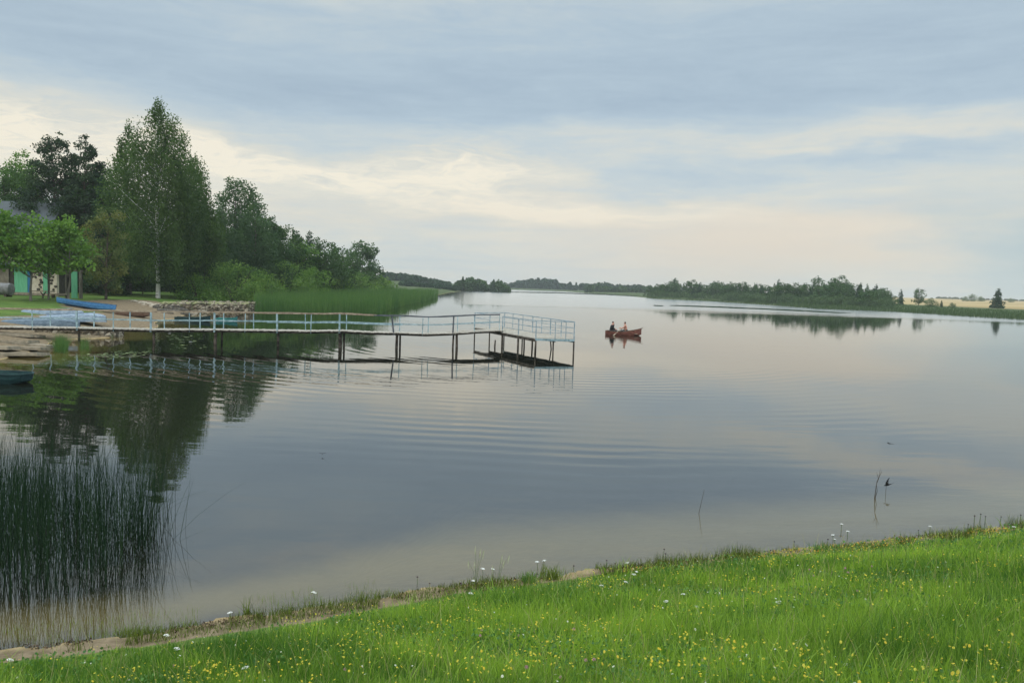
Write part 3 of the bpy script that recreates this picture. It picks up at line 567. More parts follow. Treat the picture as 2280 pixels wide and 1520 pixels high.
# weeds floating just under / at the surface, far right
def floaters(name, pix, n, size, lab, seed, mat):
    rng = np.random.default_rng(seed); xy = scatter([on_z(*p) for p in pix], n, rng); N = len(xy)
    keep = wob(xy[:, 0], xy[:, 1], .5, 3)+rng.normal(0, .5, N) > -.5; xy = xy[keep]; N = len(xy)
    a = rng.uniform(0, 6.28, N); s = size*rng.uniform(.4, 1.2, N); k = 6; V = np.zeros((N, k, 3))
    for i in range(k): V[:, i, 0] = xy[:, 0]+np.cos(a+i*1.047)*s; V[:, i, 1] = xy[:, 1]+np.sin(a+i*1.047)*s*.9; V[:, i, 2] = .012+rng.uniform(0, .012, N)
    o = np_mesh(name, V.reshape(-1, 3), [(np.arange(N)*k)[:, None]+np.arange(k)[None, :]], M[mat], tint=np.repeat(rng.uniform(0, 1, N), k)); return tag(o, lab, 'water plants', kind='stuff')
floaters('floating_pondweed', [(1490, 681), (1600, 685), (1720, 690), (1860, 697), (1900, 697), (1780, 690), (1600, 682), (1500, 679)], 4200, .5, 'long dark raft of floating pondweed before the far shore', 411, 'bulrush')
floaters('floating_pondweed', [(1455, 681), (1475, 682), (1475, 680), (1458, 679)], 300, .5, 'small detached raft of floating pondweed', 412, 'bulrush')
M['lily'] = leafm('lily_pads', (.07, .12, .03), (.24, .28, .12), .1, .3, .12)
floaters('lily_pads', [(120, 802), (200, 806), (300, 795), (370, 780), (250, 783), (180, 790)], 260, .08, 'pale floating leaves and scum beside the shore tuft', 413, 'lily')
floaters('lily_pads', [(365, 745), (460, 745), (440, 762), (470, 775), (400, 785), (330, 778), (350, 760)], 90, .11, 'scattered lily pads beneath the footbridge', 414, 'lily')
reed_bed('reed_tuft', [(118, 784), (146, 788), (152, 774), (132, 768)], 620, 1.0, .03, 'dense dark green reed tuft at the shore under the footbridge', 421, 'reed', bend=.4)
reed_bed('reed_tuft', [(176, 782), (200, 784), (198, 772), (180, 770)], 170, .85, .03, 'thinner reed tuft beside the dense one under the footbridge', 422, 'reed', bend=.3)
# bulrushes in the foreground
rng = np.random.default_rng(430)
xy = []
for pix, n in (([(-260, 1230), (-150, 1310), (130, 1300), (250, 1270), (300, 1210), (270, 1140), (60, 1110), (-200, 1100)], 1600), ([(-260, 1300), (100, 1350), (230, 1330), (290, 1250), (260, 1230), (0, 1280)], 260), ([(270, 1200), (300, 1270), (360, 1250), (390, 1150), (340, 1080)], 60), ([(250, 1240), (330, 1225), (360, 1180), (300, 1130)], 190), ([(340, 1200), (395, 1205), (415, 1170), (380, 1140)], 22), ([(-260, 1150), (150, 1170), (300, 1120), (100, 1060), (-260, 1040)], 1100)):
    xy.append(scatter([on_z(*p) for p in pix], n, rng))
xy = np.concatenate(xy); N = len(xy); z = height(xy[:, 0], xy[:, 1]); P3 = np.stack([xy[:, 0], xy[:, 1], np.maximum(z, -.9)], 1)
Hh = rng.uniform(.5, 1.0, N)**.8*1.45*(1+.15*wob(xy[:, 0], xy[:, 1], 1.2, 1))
V, Fc, kk = blades(P3, Hh-P3[:, 2], np.full(N, .010), rng, np.abs(rng.normal(0, .11, N))+.02+(rng.uniform(0, 1, N) < .05)*rng.uniform(.3, .9, N), 6)
o = np_mesh('bulrush_bed', V, Fc, M['bulrush'], tint=np.repeat(np.clip(rng.normal(.35, .3, N), 0, 1), kk)); tag(o, 'dark thicket of thin bulrush stems rising from the near water', 'bulrushes', kind='stuff')
# ------------------------------------------------------------------ footbridge pier
pier = empty('footbridge_pier', on_z(350, 767)); pier_o = Vector(pier.location)
tag(pier, 'long wooden footbridge with pale blue railings bending into a platform over the lake', 'footbridge')
def pb(mb, name, mat, parent=pier): return mb.build(name, M[mat] if isinstance(mat, str) else mat, parent, origin=None)
def loc(v): return Vector(v)-pier_o
DP = [(-130, 724, 43.0), (0, 727, 43.4), (180, 729.5, 43.9), (350, 733, 44.4), (485, 733.5, 44.8), (620, 735, 45.3), (690, 736.5, 45.5), (760, 735.5, 45.8), (825, 739, 46.1), (885, 740, 46.4), (950, 742.5, 46.9), (1015, 740, 47.6), (1060, 736.5, 48.8), (1114, 734.5, 50.2)]
DK = [at_y(*p) for p in DP]; dkx = [p[0] for p in DP]
HALF = .52
def on_deck(x, side):
    """point on the deck centre line at picture column x, shifted to the near (-1) or far (+1) edge"""
    Yd = float(np.interp(x, dkx, [p.y for p in DK])); zz_ = float(np.interp(x, dkx, [p.z for p in DK])); b = at_y(x, 735, Yd)
    return Vector((b.x, Yd+side*HALF, zz_))
rnd = random.Random(9)
mb = MB(); xs = np.arange(-125, 1114, 4.6)
for i, x in enumerate(xs):
    c = on_deck(x, 0); c2 = on_deck(x+4.6, 0); w = (c2-c).length
    mb.box(loc(c+Vector((0, 0, rnd.uniform(-.012, .012)))), (w*.47, .60+rnd.uniform(-.05, .07), .022), rz=math.atan2(c2.y-c.y, c2.x-c.x)+rnd.uniform(-.02, .02), ry=rnd.uniform(-.03, .03), rx=rnd.uniform(-.01, .01))
pb(mb, 'deck', 'wood')
for sgn in (-1, 1):
    mb = MB(); P = [on_deck(x, sgn*.8)-Vector((0, 0, .10)) for x in dkx]
    for a, b in zip(P, P[1:]): mb.bar(loc(a), loc(b), .07, .08)
    pb(mb, 'beam', 'pile')
RH = .98
front = [-60, 8, 85, 183, 263, 345, 430, 485, 552, 623, 697, 760, 880, 943, 1010, 1057, 1112]
back = [-20, 100, 198, 280, 357, 437, 490, 558, 675, 767, 887, 951, 1017]
for lst, sgn in ((front, -1), (back, 1)):
    for x in lst:
        mb = MB(); b_ = on_deck(x, sgn); thick = x in (183, 345, 485, 623, 760, 880, 1010); le = rnd.uniform(-.03, .03) if x != 880 else -.13
        w = .085 if thick else .04
        if sgn > 0 and thick is False: w = .045
        mb.bar(loc(b_-Vector((0, 0, .12))), loc(b_+Vector((le, 0, RH-.02))), w, w); pb(mb, 'railing_post', 'raildark' if x > 860 and thick else 'railblue')
    L1 = [x for x in np.linspace(-125, 835, 26)]; L2 = [x for x in np.linspace(835, 1112, 8)]
    for L_, mt, w in ((L1, 'railwood', .06), (L2, 'raildark', .045)):
        mb = MB(); P = [on_deck(x, sgn)+Vector((0, 0, RH+.012*math.sin(x*.05+sgn))) for x in L_]
        for a, b in zip(P, P[1:]): mb.bar(loc(a), loc(b), w, .045 if mt == 'raildark' else .055)
        pb(mb, 'top_rail', mt)
    mb = MB(); P = [on_deck(x, sgn*.97)+Vector((0, 0, .50+.01*math.sin(x*.07))) for x in np.linspace(-125, 1112, 30)]
    for a, b, x in zip(P, P[1:], np.linspace(-125, 1112, 30)): mb.bar(loc(a), loc(b),   .025, .10 if (600 < x < 860 and sgn < 0) else .035)
    pb(mb, 'mid_rail', 'railblue')
def pile_at(p, name='pile', r=.075, mat='pile', bend=0.0, top=None):
    mb = MB(); zb = min(gz(p.x, p.y), 0)-.3; t = top if top is not None else p.z-.1; h = t-zb
    mb.tube([loc((p.x+rnd.uniform(-.04, .04), p.y, zb)), loc((p.x+bend, p.y, zb+h*.55)), loc((p.x, p.y, t))], [r*1.1, r, r*.92], 9); pb(mb, name, mat)
for x, r in ((183, .07), (348, .075), (485, .09), (623, .075), (760, .11), (886, .085), (1011, .06), (1018, .08)):
    pile_at(on_deck(x, -.6), r=r, bend=rnd.uniform(-.05, .05))
    if x in (485, 760, 886): pile_at(on_deck(x+3, .8), r=.06)
# platform at the end
FL, FR_, NL, NR = at_y(1057, 729, 54.2), at_y(1123, 728, 55.2), at_y(1193, 753.5, 45.0), at_y(1278, 755.5, 45.6)
def pf(s, t): return (FL.lerp(FR_, s)).lerp(NL.lerp(NR, s), t)   # s across, t along from the far end
mb = MB(); dirv = (NL-FL).normalized(); rzp = math.atan2(dirv.y, dirv.x)
n = 74
for i in range(n):
    a, b = pf(-.03, (i+.5)/n), pf(1.03, (i+.5)/n); c = (a+b)/2; mb.box(loc(c+Vector((0, 0, rnd.uniform(-.012, .012)))), ((b-a).length/2+rnd.uniform(-.04, .04), .066, .022), rz=math.atan2((b-a).y, (b-a).x), ry=-math.asin((b-a).z/(b-a).length))
pb(mb, 'platform_deck', 'wood')
for s in (.0, .5, 1.0):
    mb = MB(); mb.bar(loc(pf(s, 0)-Vector((0, 0, .11))), loc(pf(s, 1)-Vector((0, 0, .11))), .08, .15); pb(mb, 'beam', 'steelblue' if s == 1 else 'pile')
mb = MB(); mb.bar(loc(pf(0, 1.004)-Vector((0, 0, .06))), loc(pf(1, 1.004)-Vector((0, 0, .06))), .05, .12); pb(mb, 'beam', 'railblue')
def rail_line(pts, top=1.0):
    for hgt, w in ((top, .05), (.66, .028), (.34, .028)):
        mb = MB()
        for a, b in zip(pts, pts[1:]): mb.bar(loc(a+Vector((0, 0, hgt))), loc(b+Vector((0, 0, hgt))), w, w)
        pb(mb, 'top_rail' if hgt == top else 'mid_rail', 'steelblue')
def post(p, w=.055, h=1.0):
    mb = MB(); mb.bar(loc(p-Vector((0, 0, .16))), loc(p+Vector((0, 0, h+.02))), w, w); pb(mb, 'railing_post', 'steelblue')
left_t = [0, .28]; left_t2 = [.50, .75, 1]; right_t = [0, .14, .3, .45, .58, .70, .84, 1]
for t in left_t+left_t2: post(pf(0, t), .06)
for t in right_t: post(pf(1, t), .045 if t in (.14, .3, .58, .84) else .06)
for s in (.5, .78): post(pf(s, 1), .04)
rail_line([pf(0, 0), pf(0, .28)]); rail_line([pf(0, .50), pf(0, .75), pf(0, 1)]); rail_line([pf(1, t) for t in (0, .3, .58, 1)]); rail_line([pf(0, 1), pf(1, 1)]); rail_line([pf(0, 0), pf(1, 0)])
for s, t, r, bd in ((0, 0, .055, 0), (1, 0, .05, 0), (0, .28, .055, 0), (0, .50, .08, 0), (0, .75, .075, 0), (0, 1, .055, -.05), (1, 1, .06, 0), (.5, .98, .055, 0), (1, .45, .07, .03), (1, .3, .055, 0), (.55, .55, .06, .04), (.6, .7, .045, 0), (1, .70, .05, .16)):
    pile_at(pf(s, t), r=r*.82, bend=bd)
q = on_z(1101, 772); stk = MB(); stk.tube([(0, 0, -1), (.02, 0, .05), (.04, 0, .42)], [.05, .05, .04], 8)
o = stk.build('stake', M['pile']); o.location = (q.x, q.y, 0); tag(o, 'short dark stake standing in the water behind the platform piles', 'stake')

# ------------------------------------------------------------------ boats
def hull_mesh(name, L, B, H, mat, parent, bow_rise=.15, transom=.75, bow_pow=.6, wall=.03, keel=True):
    n = 18; V, Fc = [], []; prof = [(-1, 1), (-.97, .6), (-.82, .18), (-.45, .03), (0, 0), (.45, .03), (.82, .18), (.97, .6), (1, 1)]; K = len(prof)
    for inner in (0, 1):
        for i in range(n+1):
            t = i/n; hb = B/2*min(transom+(1-transom)*math.sin(min(t/.4, 1)*math.pi/2), max(.0, 1-max(0, (t-.45)/.55)**2.2)**bow_pow if t > .45 else 1)
            hb = max(hb, .02); sheer = H+bow_rise*max(0, (t-.3)/.7)**2+.04*(1-t)**3; kz = .55*H*max(0, (t-.7)/.3)**2.5
            for a, b in prof:
                w = max(hb-wall*inner, .008); z = kz+(sheer-kz)*b+(wall*inner*(1-b))
                V.append((t*L-L/2-(wall if inner and t == 1 else 0), a*w, z))
    o2 = (n+1)*K
    for i in range(n):
        for k in range(K-1):
            q = (i*K+k, i*K+k+1, (i+1)*K+k+1, (i+1)*K+k); Fc.append(q); Fc.append(tuple(x+o2 for x in q[::-1]))
        for k in (0, K-1):
            a, b = i*K+k, (i+1)*K+k; q = (a, b, b+o2, a+o2); Fc.append(q if k == 0 else q[::-1])
    Fc.append(tuple(range(K))[::-1]); Fc.append(tuple(o2+k for k in range(K)))
    for k in (0,): pass
    Fc.append((0, o2, o2+K-1, K-1)[::-1])
    mb = MB(); mb.add(V, Fc)
    if keel: mb.box((-.05*L, 0, -.015), (.36*L, .02, .03))
    ob = mb.build(name, mat, parent, smooth=False)
    g = MB()
    for sy in (0, K-1):
        P = [Vector(V[i*K+sy]) for i in range(n+1)]
        for a, b in zip(P, P[1:]): g.bar(a+Vector((0, 0, .005)), b+Vector((0, 0, .005)), .055, .035)
    return ob, g
def bench(mb, x, w, z, d=.12): mb.box((x, 0, z), (d, w, .018))
def paint(name, c1, c2, sc=3): return surf(name, c1, c2, sc, .6, .15, stretch=(1, 3, 3))
redp = paint('red_brown_paint', (.13, .045, .03), (.26, .10, .075)); bluep = paint('blue_boat_paint', (.035, .14, .34), (.07, .22, .45)); palep = paint('pale_boat_paint', (.15, .21, .29), (.29, .36, .43)); greyp = paint('grey_blue_paint', (.08, .12, .16), (.15, .20, .25)); greenp = paint('dark_green_paint', (.006, .03, .035), (.018, .06, .06)); tealp = paint('teal_paint', (.03, .20, .19), (.06, .30, .28)); brown = paint('brown_paint', (.12, .07, .05), (.2, .13, .09))
def boat(loc_, heading, L, B, H, mat, label, flip=False, name='rowing_boat', seats=2, roll=0.0, pitch=0.0, rim=None, **kw):
    r = empty(name, loc_, heading); tag(r, label, 'boat'); h, g = hull_mesh('hull', L, B, H, mat, r, **kw); g.build('gunwale', rim or mat, r)
    for i in range(seats):
        mb = MB(); bench(mb, -L*.3+i*L*.33, B*.5-.02-(.03*B if i else .05*B), H*.68); mb.build('thwart', M['railwood'], r)
    if flip: r.rotation_euler = (math.pi+roll, pitch, heading); r.location.z += H*1.05
    else: r.rotation_euler = (roll, pitch, heading)
    return r
# moving boat out on the lake
bo = on_z(1388, 745.5); bo.z = -.10
rowing = boat(bo, rad(-14), 2.95, 1.1, .37, redp, 'red-brown rowing boat with two people out on the open lake', seats=3, bow_rise=.34, bow_pow=.55, rim=brown)
mb = MB(); mb.tube([(1.3, 0, .55), (1.62, 0, .80)], [.03, .022], 6); mb.build('bow_post', brown, rowing)
RB = rowing.matrix_world if False else (Matrix.Translation(bo) @ Matrix.Rotation(rad(-14), 4, 'Z'))
def shore_boat(pa, pb_, **kw):
    a, b = ground_px(*pa), ground_px(*pb_); d = b-a; c = (a+b)/2; c.z = gz(c.x, c.y)+kw.pop('dz', 0.0); L = d.length
    return boat(c, math.atan2(d.y, d.x), L, kw.pop('B', 1.15), kw.pop('H', .42), kw.pop('mat'), kw.pop('label'), pitch=-math.atan2(b.z-a.z, Vector((d.x, d.y)).length)*(-1 if kw.get('flip') else 1), **kw)
shore_boat((136, 679), (256, 699), mat=bluep, label='bright blue rowing boat lying on the earth slope above the pale boats', B=1.3, H=.50, dz=.02, roll=rad(-10), rim=greyp)
shore_boat((92, 704), (236, 731), mat=palep, label='long pale blue-grey boat lying upside down in the middle, its end towards the quay', flip=True, B=1.35, H=.48)
shore_boat((56, 694), (186, 708), mat=palep, label='pale blue-grey upturned boat lying highest, behind the longer one in the middle', flip=True, B=1.2, H=.42)
shore_boat((14, 716), (178, 741), mat=greyp, label='dark blue-grey boat lying upside down nearest the footbridge railing', flip=True, B=1.2, H=.44)
b_ = on_z(-32, 850); b_.z = -.10; boat(b_, rad(2), 3.1, 1.15, .42, greenp, 'dark green boat moored in the near water, cut off by the picture edge', transom=.9, bow_rise=.0, bow_pow=.25)
b_ = on_z(506, 715); b_.z = -.08; boat(b_, rad(4), 1.7, .9, .30, tealp, 'teal boat moored in the water behind the footbridge', transom=.8)
b_ = on_z(430, 714); b_.z = -.08; boat(b_, rad(8), 2.8, 1.1, .34, greenp, 'dark green boat moored behind the footbridge, nearer the stone embankment foot', transom=.8)
b_ = ground_px(300, 705); boat(b_+Vector((0, 0, .02)), rad(-6), 3.0, 1.0, .3, brown, 'low brown boat lying on the sand behind the footbridge', transom=.8)

# ------------------------------------------------------------------ people in the rowing boat
def skin(name, V, E, Rr, mat, parent, sub=1, root=0, mw=None):
    me = bpy.data.meshes.new(name); me.from_pydata([tuple(v) for v in V], E, []); ob = bpy.data.objects.new(name, me); COL.objects.link(ob)
    sm = ob.modifiers.new('s', 'SKIN'); sb = ob.modifiers.new('d', 'SUBSURF'); sb.levels = sub; sb.render_levels = sub
    for i, r in enumerate(Rr):
        r = r if hasattr(r, '__len__') else (r, r); me.skin_vertices[0].data[i].radius = r; me.skin_vertices[0].data[i].use_root = (i == root)
    dg = bpy.context.evaluated_depsgraph_get(); dg.update(); m2 = bpy.data.meshes.new_from_object(ob.evaluated_get(dg)); COL.objects.unlink(ob); bpy.data.objects.remove(ob)
    m2.materials.clear(); m2.materials.append(mat); m2.name = name; m2.polygons.foreach_set('use_smooth', [True]*len(m2.polygons)); o = bpy.data.objects.new(name, m2); return link(o, parent)
skinm = surf('skin', (.50, .24, .17), (.56, .28, .20), 5, .6, 0); cloth_d = surf('dark_cloth', (.012, .012, .014), (.03, .03, .032), 8, .9, .2); hairm = surf('brown_hair', (.035, .022, .014), (.07, .045, .03), 20, .8, .3); trous = surf('grey_trousers', (.05, .052, .055), (.09, .09, .09), 8, .9, .2)
def person(x, face, lean, arms, label, shirt, trouser, bulk=1.0):
    """seated person; local x is the way they face; arms: two (elbow, hand) pairs in local coordinates"""
    r = empty('person', RB @ Vector((x, 0, .0)), rad(-14)+(0 if face > 0 else math.pi)); tag(r, label, 'person')
    hip = Vector((0, 0, .40)); ch = hip+Vector((lean*.6, 0, .30)); nk = hip+Vector((lean, 0, .50)); hd = nk+Vector((.03, 0, .16))
    V = [hip, hip+Vector((lean*.3, 0, .15)), ch, nk, nk+Vector((.01, 0, .07)), hd, hd+Vector((-.005, 0, .09))]; E = [(0, 1), (1, 2), (2, 3), (3, 4), (4, 5), (5, 6)]
    Rr = [(.15*bulk, .12*bulk), (.14*bulk, .11*bulk), (.17*bulk, .12*bulk), (.10*bulk, .08), .052, (.085, .105), (.06, .07)]
    for s, (el, hn) in zip((-1, 1), arms):
        b = len(V); V += [nk+Vector((0, s*.19*bulk, -.04)), Vector(el), Vector(hn)]; E += [(3, b), (b, b+1), (b+1, b+2)]; Rr += [.062*bulk, .045, .032]
        pb_ = len(V); hv = (Vector(hn)-Vector(el)).normalized(); V.append(Vector(hn)+hv*.07); E.append((b+2, pb_)); Rr.append((.042, .02))
        for k in range(4):
            f0 = V[pb_]+Vector((0, (k-1.5)*.021, 0))+hv*.02; f1 = f0+hv*(.028-.004*abs(k-1.4))+Vector((0, 0, -.018)); f2 = f1+hv*.002+Vector((-.012, 0, -.024)); i0 = len(V); V += [f0, f1, f2]; E += [(pb_, i0), (i0, i0+1), (i0+1, i0+2)]; Rr += [.010, .009, .007]
        i0 = len(V); V += [V[b+2]+hv*.03+Vector((0, -s*.035, .0)), V[b+2]+hv*.06+Vector((0, -s*.05, -.015))]; E += [(b+2, i0), (i0, i0+1)]; Rr += [.012, .009]
    for s in (-1, 1):
        b = len(V); V += [hip+Vector((.03, s*.10, -.02)), Vector((.42, s*.16, .46)), Vector((.62, s*.15, .13)), Vector((.74, s*.16, .10))]; E += [(0, b), (b, b+1), (b+1, b+2), (b+2, b+3)]; Rr += [.095, .062, .045, .038]
    skin('body', V, E, Rr, skinm, r, 1)
    nm = MB(); nm.box(hd+Vector((.105, 0, .0)), (.018, .012, .022), taper=.4); nm.build('nose', skinm, r)
    for s in (-1, 1):
        e = MB(); e.box(hd+Vector((.088, s*.034, .025)), (.008, .012, .006)); e.build('eye', cloth_d, r)
        e = MB(); e.box(hd+Vector((0, s*.088, .0)), (.018, .010, .028), taper=.7); e.build('ear', skinm, r)
    mo = MB(); mo.box(hd+Vector((.092, 0, -.05)), (.006, .022, .004)); mo.build('mouth', redp, r)
    skin('hair', [hd+Vector((-.03, 0, .0)), hd+Vector((-.025, 0, .06)), hd+Vector((.02, 0, .095)), hd+Vector((.05, 0, .088))], [(0, 1), (1, 2), (2, 3)], [(.075, .095), (.092, .105), (.07, .075), .03], hairm, r, 1)
    # clothing follows the body
    Vt, Et, Rt = [hip+Vector((0, 0, -.02))], [], [(.165*bulk, .135*bulk)]
    for s in (-1, 1):
        b = len(Vt); Vt += [hip+Vector((.05, s*.10, -.01)), Vector((.42, s*.16, .46)), Vector((.60, s*.15, .17))]; Et += [(0, b), (b, b+1), (b+1, b+2)]; Rt += [.108, .074, .055]
    skin('trousers', Vt, Et, Rt, trouser, r, 1)
    if shirt:
        Vs = [hip+Vector((0, 0, .02)), V[1], ch, nk-Vector((0, 0, .015))]; Es = [(0, 1), (1, 2), (2, 3)]; Rs = [(.165*bulk, .135*bulk), (.158*bulk, .128*bulk), (.187*bulk, .138*bulk), (.112*bulk, .09)]
        for s, (el, hn) in zip((-1, 1), arms):
            b = len(Vs); Vs += [nk+Vector((0, s*.19*bulk, -.04)), Vector(el), Vector(el).lerp(Vector(hn), .85)]; Es += [(3, b), (b, b+1), (b+1, b+2)]; Rs += [.075*bulk, .058, .045]
        skin('jacket', Vs, Es, Rs, shirt, r, 1)
    return r
person(-1.02, 1, .10, [((.14, -.27, .60), (.36, -.16, .55)), ((.14, .27, .60), (.36, .16, .55))], 'person in dark jacket seated in the stern of the red-brown rowing boat', cloth_d, trous, 1.4)
person(.22, -1, .10, [((.24, -.30, .66), (.50, -.22, .68)), ((.24, .30, .66), (.50, .22, .68))], 'bare-chested person rowing with both arms stretched forward in the boat', None, trous, 1.22)
wood_oar = surf('oar_wood', (.20, .15, .10), (.34, .27, .19), 6, .7, .1)
for s, nm in ((-1, 'oar held out over the near side of the rowing boat'), (1, 'oar held out over the far side of the rowing boat')):
    h = RB @ Vector((-.12, s*.22, .70)); tip = RB @ Vector((-.62, s*1.75, .12)); d = tip-h; mb = MB(); mb.tube([(0, 0, 0), d*.8], [.022, .02], 7)
    ro = empty('oar', h); tag(ro, nm, 'oar', None); mb.build('shaft', wood_oar, ro); bl_ = MB(); bl_.bar(d*.8, d, .13, .02); bl_.build('blade', wood_oar, ro)

# ------------------------------------------------------------------ stone embankment
def box_mesh_displaced(name, P0, U, Vv, Wv, nu, nv, nw, amp, seed, mat, parent):
    """rubble block: grid on the visible faces of a box, pushed in and out"""
    rng = np.random.default_rng(seed); V, Fc = [], []
    def face(o_, a, b, na_, nb_, nrmv):
        base = len(V)
        for i in range(na_+1):
            for j in range(nb_+1):
                p = o_+a*(i/na_)+b*(j/nb_); k = math.sin(p.x*5.1+p.z*7)*math.cos(p.z*9.3+p.x*2.7+p.y*3)+.7*math.sin(p.x*11+p.z*3.3); e = 1 if 0 < i < na_ and 0 < j < nb_ else .3
                V.append(p+nrmv*(k*amp*.5+rng.normal(0, amp*.5))*e)
        for i in range(na_):
            for j in range(nb_): q = base+i*(nb_+1)+j; Fc.append((q, q+nb_+1, q+nb_+2, q+1))
    nU, nV_, nW = U.normalized(), Vv.normalized(), Wv.normalized()
    face(P0, U, Wv, nu, nw, -nV_); face(P0+U, Vv, Wv, nv, nw, nU); face(P0+Vv, Wv, U, nw, nu, nV_); face(P0, Wv, Vv, nw, nv, -nU); face(P0+Wv, U, Vv, nu, nv, nW)
    mb = MB(); mb.add(V, Fc); return mb.build(name, mat, parent, smooth=False)
m, nt, o_ = new_mat('rubble_stone'); v = objc(nt); vo = nt.nodes.new('ShaderNodeTexVoronoi'); vo.inputs['Scale'].default_value = 3.2; nt.links.new(v, vo.inputs['Vector'])
ve = nt.nodes.new('ShaderNodeTexVoronoi'); ve.feature = 'DISTANCE_TO_EDGE'; ve.inputs['Scale'].default_value = 3.2; nt.links.new(v, ve.inputs['Vector'])
sc_ = nt.nodes.new('ShaderNodeSeparateColor'); nt.links.new(vo.outputs['Color'], sc_.inputs[0])
c = ramp(nt, sc_.outputs[0], [(0, (.07, .058, .04)), (.35, (.17, .135, .095)), (.65, (.27, .225, .16)), (1, (.42, .37, .29))])
c = mixc(nt, mapr(nt, ve.outputs['Distance'], 0, .05), (.05, .04, .03), c); c = mixc(nt, mapr(nt, noise(nt, v, 1.4, 5), .52, .66), c, (.10, .11, .04))
b = nt.nodes.new('ShaderNodeBsdfPrincipled'); b.inputs['Roughness'].default_value = .95; nt.links.new(c, b.inputs['Base Color']); nt.links.new(bump(nt, ve.outputs['Distance'], .9, .15), b.inputs['Normal']); nt.links.new(b.outputs[0], o_.inputs[0]); M['rubble'] = m
M['slab'] = surf('concrete_slab', (.16, .14, .10), (.33, .28, .21), 3, .95, .4, lo=.3, hi=.7)
M['turf'] = surf('embankment_turf', (.12, .15, .04), (.25, .22, .12), 2.5, .95, .6)
P0, P1 = on_z(352, 697), on_z(551, 697.5); emb = empty('stone_embankment', P0); P0r = Vector((0, 0, -.3)); U = P1-P0; Vv = Vector((-1.4, 9.0, 0)); Wv = Vector((0, 0, 1.2))
tag(emb, 'rubble stone embankment with grassy top running out into the water', 'embankment')
box_mesh_displaced('wall', P0r, U, Vv, Wv+Vector((-.0, .35, 0)), 60, 40, 9, .16, 3, M['rubble'], emb)
mb = MB(); nx, ny = 40, 14; Vt = []
for i in range(nx+1):
    for j in range(ny+1):
        a, c_ = i/nx, j/ny; Vt.append(P0r+U*(a*1.0)+Vv*(c_*.99+.01)+Wv+Vector((0, .35, .03+.10*math.sin(a*17+c_*5)*math.sin(c_*9+a*4)+.10*math.sin(math.pi*min(1, c_*3))*(1-a*.3)+random.Random(i*99+j).uniform(-.03, .03))))
mb.add(Vt, [(i*(ny+1)+j, (i+1)*(ny+1)+j, (i+1)*(ny+1)+j+1, i*(ny+1)+j+1) for i in range(nx) for j in range(ny)]); mb.build('turf_top', M['turf'], emb, smooth=True)
# dark boulders and driftwood at its foot
def rock(loc_, r, mat, label, name='boulder', group=None, seed=0, sq=(1, 1, .6)):
    rng = random.Random(seed); mb = MB(); V = []; nn = 9; mm = 6
    for i in range(mm+1):
        ph = math.pi*i/mm
        for k in range(nn):
            th = 2*math.pi*k/nn; j = 1+rng.uniform(-.18, .18); V.append((r*sq[0]*math.sin(ph)*math.cos(th)*j, r*sq[1]*math.sin(ph)*math.sin(th)*j, r*sq[2]*math.cos(ph)*(1 if i in (0, mm) else j)))
    mb.add(V, [(i*nn+k, (i+1)*nn+k, (i+1)*nn+(k+1) % nn, i*nn+(k+1) % nn) for i in range(mm) for k in range(nn)]); o = mb.build(name, mat); o.location = loc_; return tag(o, label, 'stone', group)
dk = surf('dark_wet_stone', (.025, .022, .018), (.09, .075, .055), 4, .8, .6); lt = surf('pale_stone', (.24, .20, .15), (.42, .37, .29), 5, .9, .6)
for i, (x, y, r, mt) in enumerate(((362, 684, .8, dk), (384, 688, .9, dk), (402, 691, .7, dk), (348, 680, .6, lt), (424, 695, .5, lt), (372, 694, .45, dk), (330, 676, .5, lt), (412, 697, .4, dk), (440, 698, .35, lt), (318, 672, .4, lt), (300, 669, .35, lt), (456, 699, .3, dk))):
    p = ground_px(x, y+3); rock(p, r, mt, ('dark' if mt is dk else 'pale')+' boulder heaped at the inner end of the stone embankment', group='%s boulders by the stone embankment' % ('dark' if mt is dk else 'pale'), seed=i, sq=(1.3, 1, .6))
lg = MB(); a, b = ground_px(350, 693), ground_px(440, 700); lg.tube([(0, 0, .15), (b-a)*.5+Vector((0, 0, .3)), (b-a)+Vector((0, 0, .1))], [.12, .10, .06], 8); o = lg.build('log', M['greybark']); o.location = a; tag(o, 'grey driftwood log lying along the foot of the stone embankment', 'log')
# concrete slabs on the near left shore
for i, (x, y, w, d, rz, lab) in enumerate(((20, 790, 1.5, .55, .05, 'lowest tilted concrete slab at the water edge'), (48, 776, 1.1, .5, .1, 'narrow concrete slab above the lowest one'), (78, 770, .9, .45, -.1, 'small pinkish slab jutting out beside the reed tuft'), (18, 762, 1.3, .5, 0, 'concrete slab in the middle of the shore steps'), (-30, 775, 1.2, .6, .1, 'concrete slab cut off by the picture edge'), (12, 745, 1.7, .55, .02, 'long upper slab right under the footbridge'), (62, 750, .8, .35, -.12, 'broken slab end below the footbridge'))):
    p = ground_px(x, y); mb = MB(); mb.box((0, 0, .03), (w, d, .07), taper=.97); o = mb.build('concrete_slab', M['slab']); o.location = p; o.rotation_euler = (rad(-4), rad(2*(i % 3-1)), rz); tag(o, lab, 'slab')
# low quay wall under the footbridge
qa, qb = on_z(70, 752), on_z(247, 751); qa.y += .3; qw = empty('quay_wall', qa); tag(qw, 'low crumbling dark quay wall under the landward end of the footbridge', 'wall')
box_mesh_displaced('wall', Vector((0, 0, -.5)), qb-qa, Vector((0, 1.6, 0)), Vector((0, 0, 1.0)), 46, 8, 8, .06, 8, M['rubble'], qw)

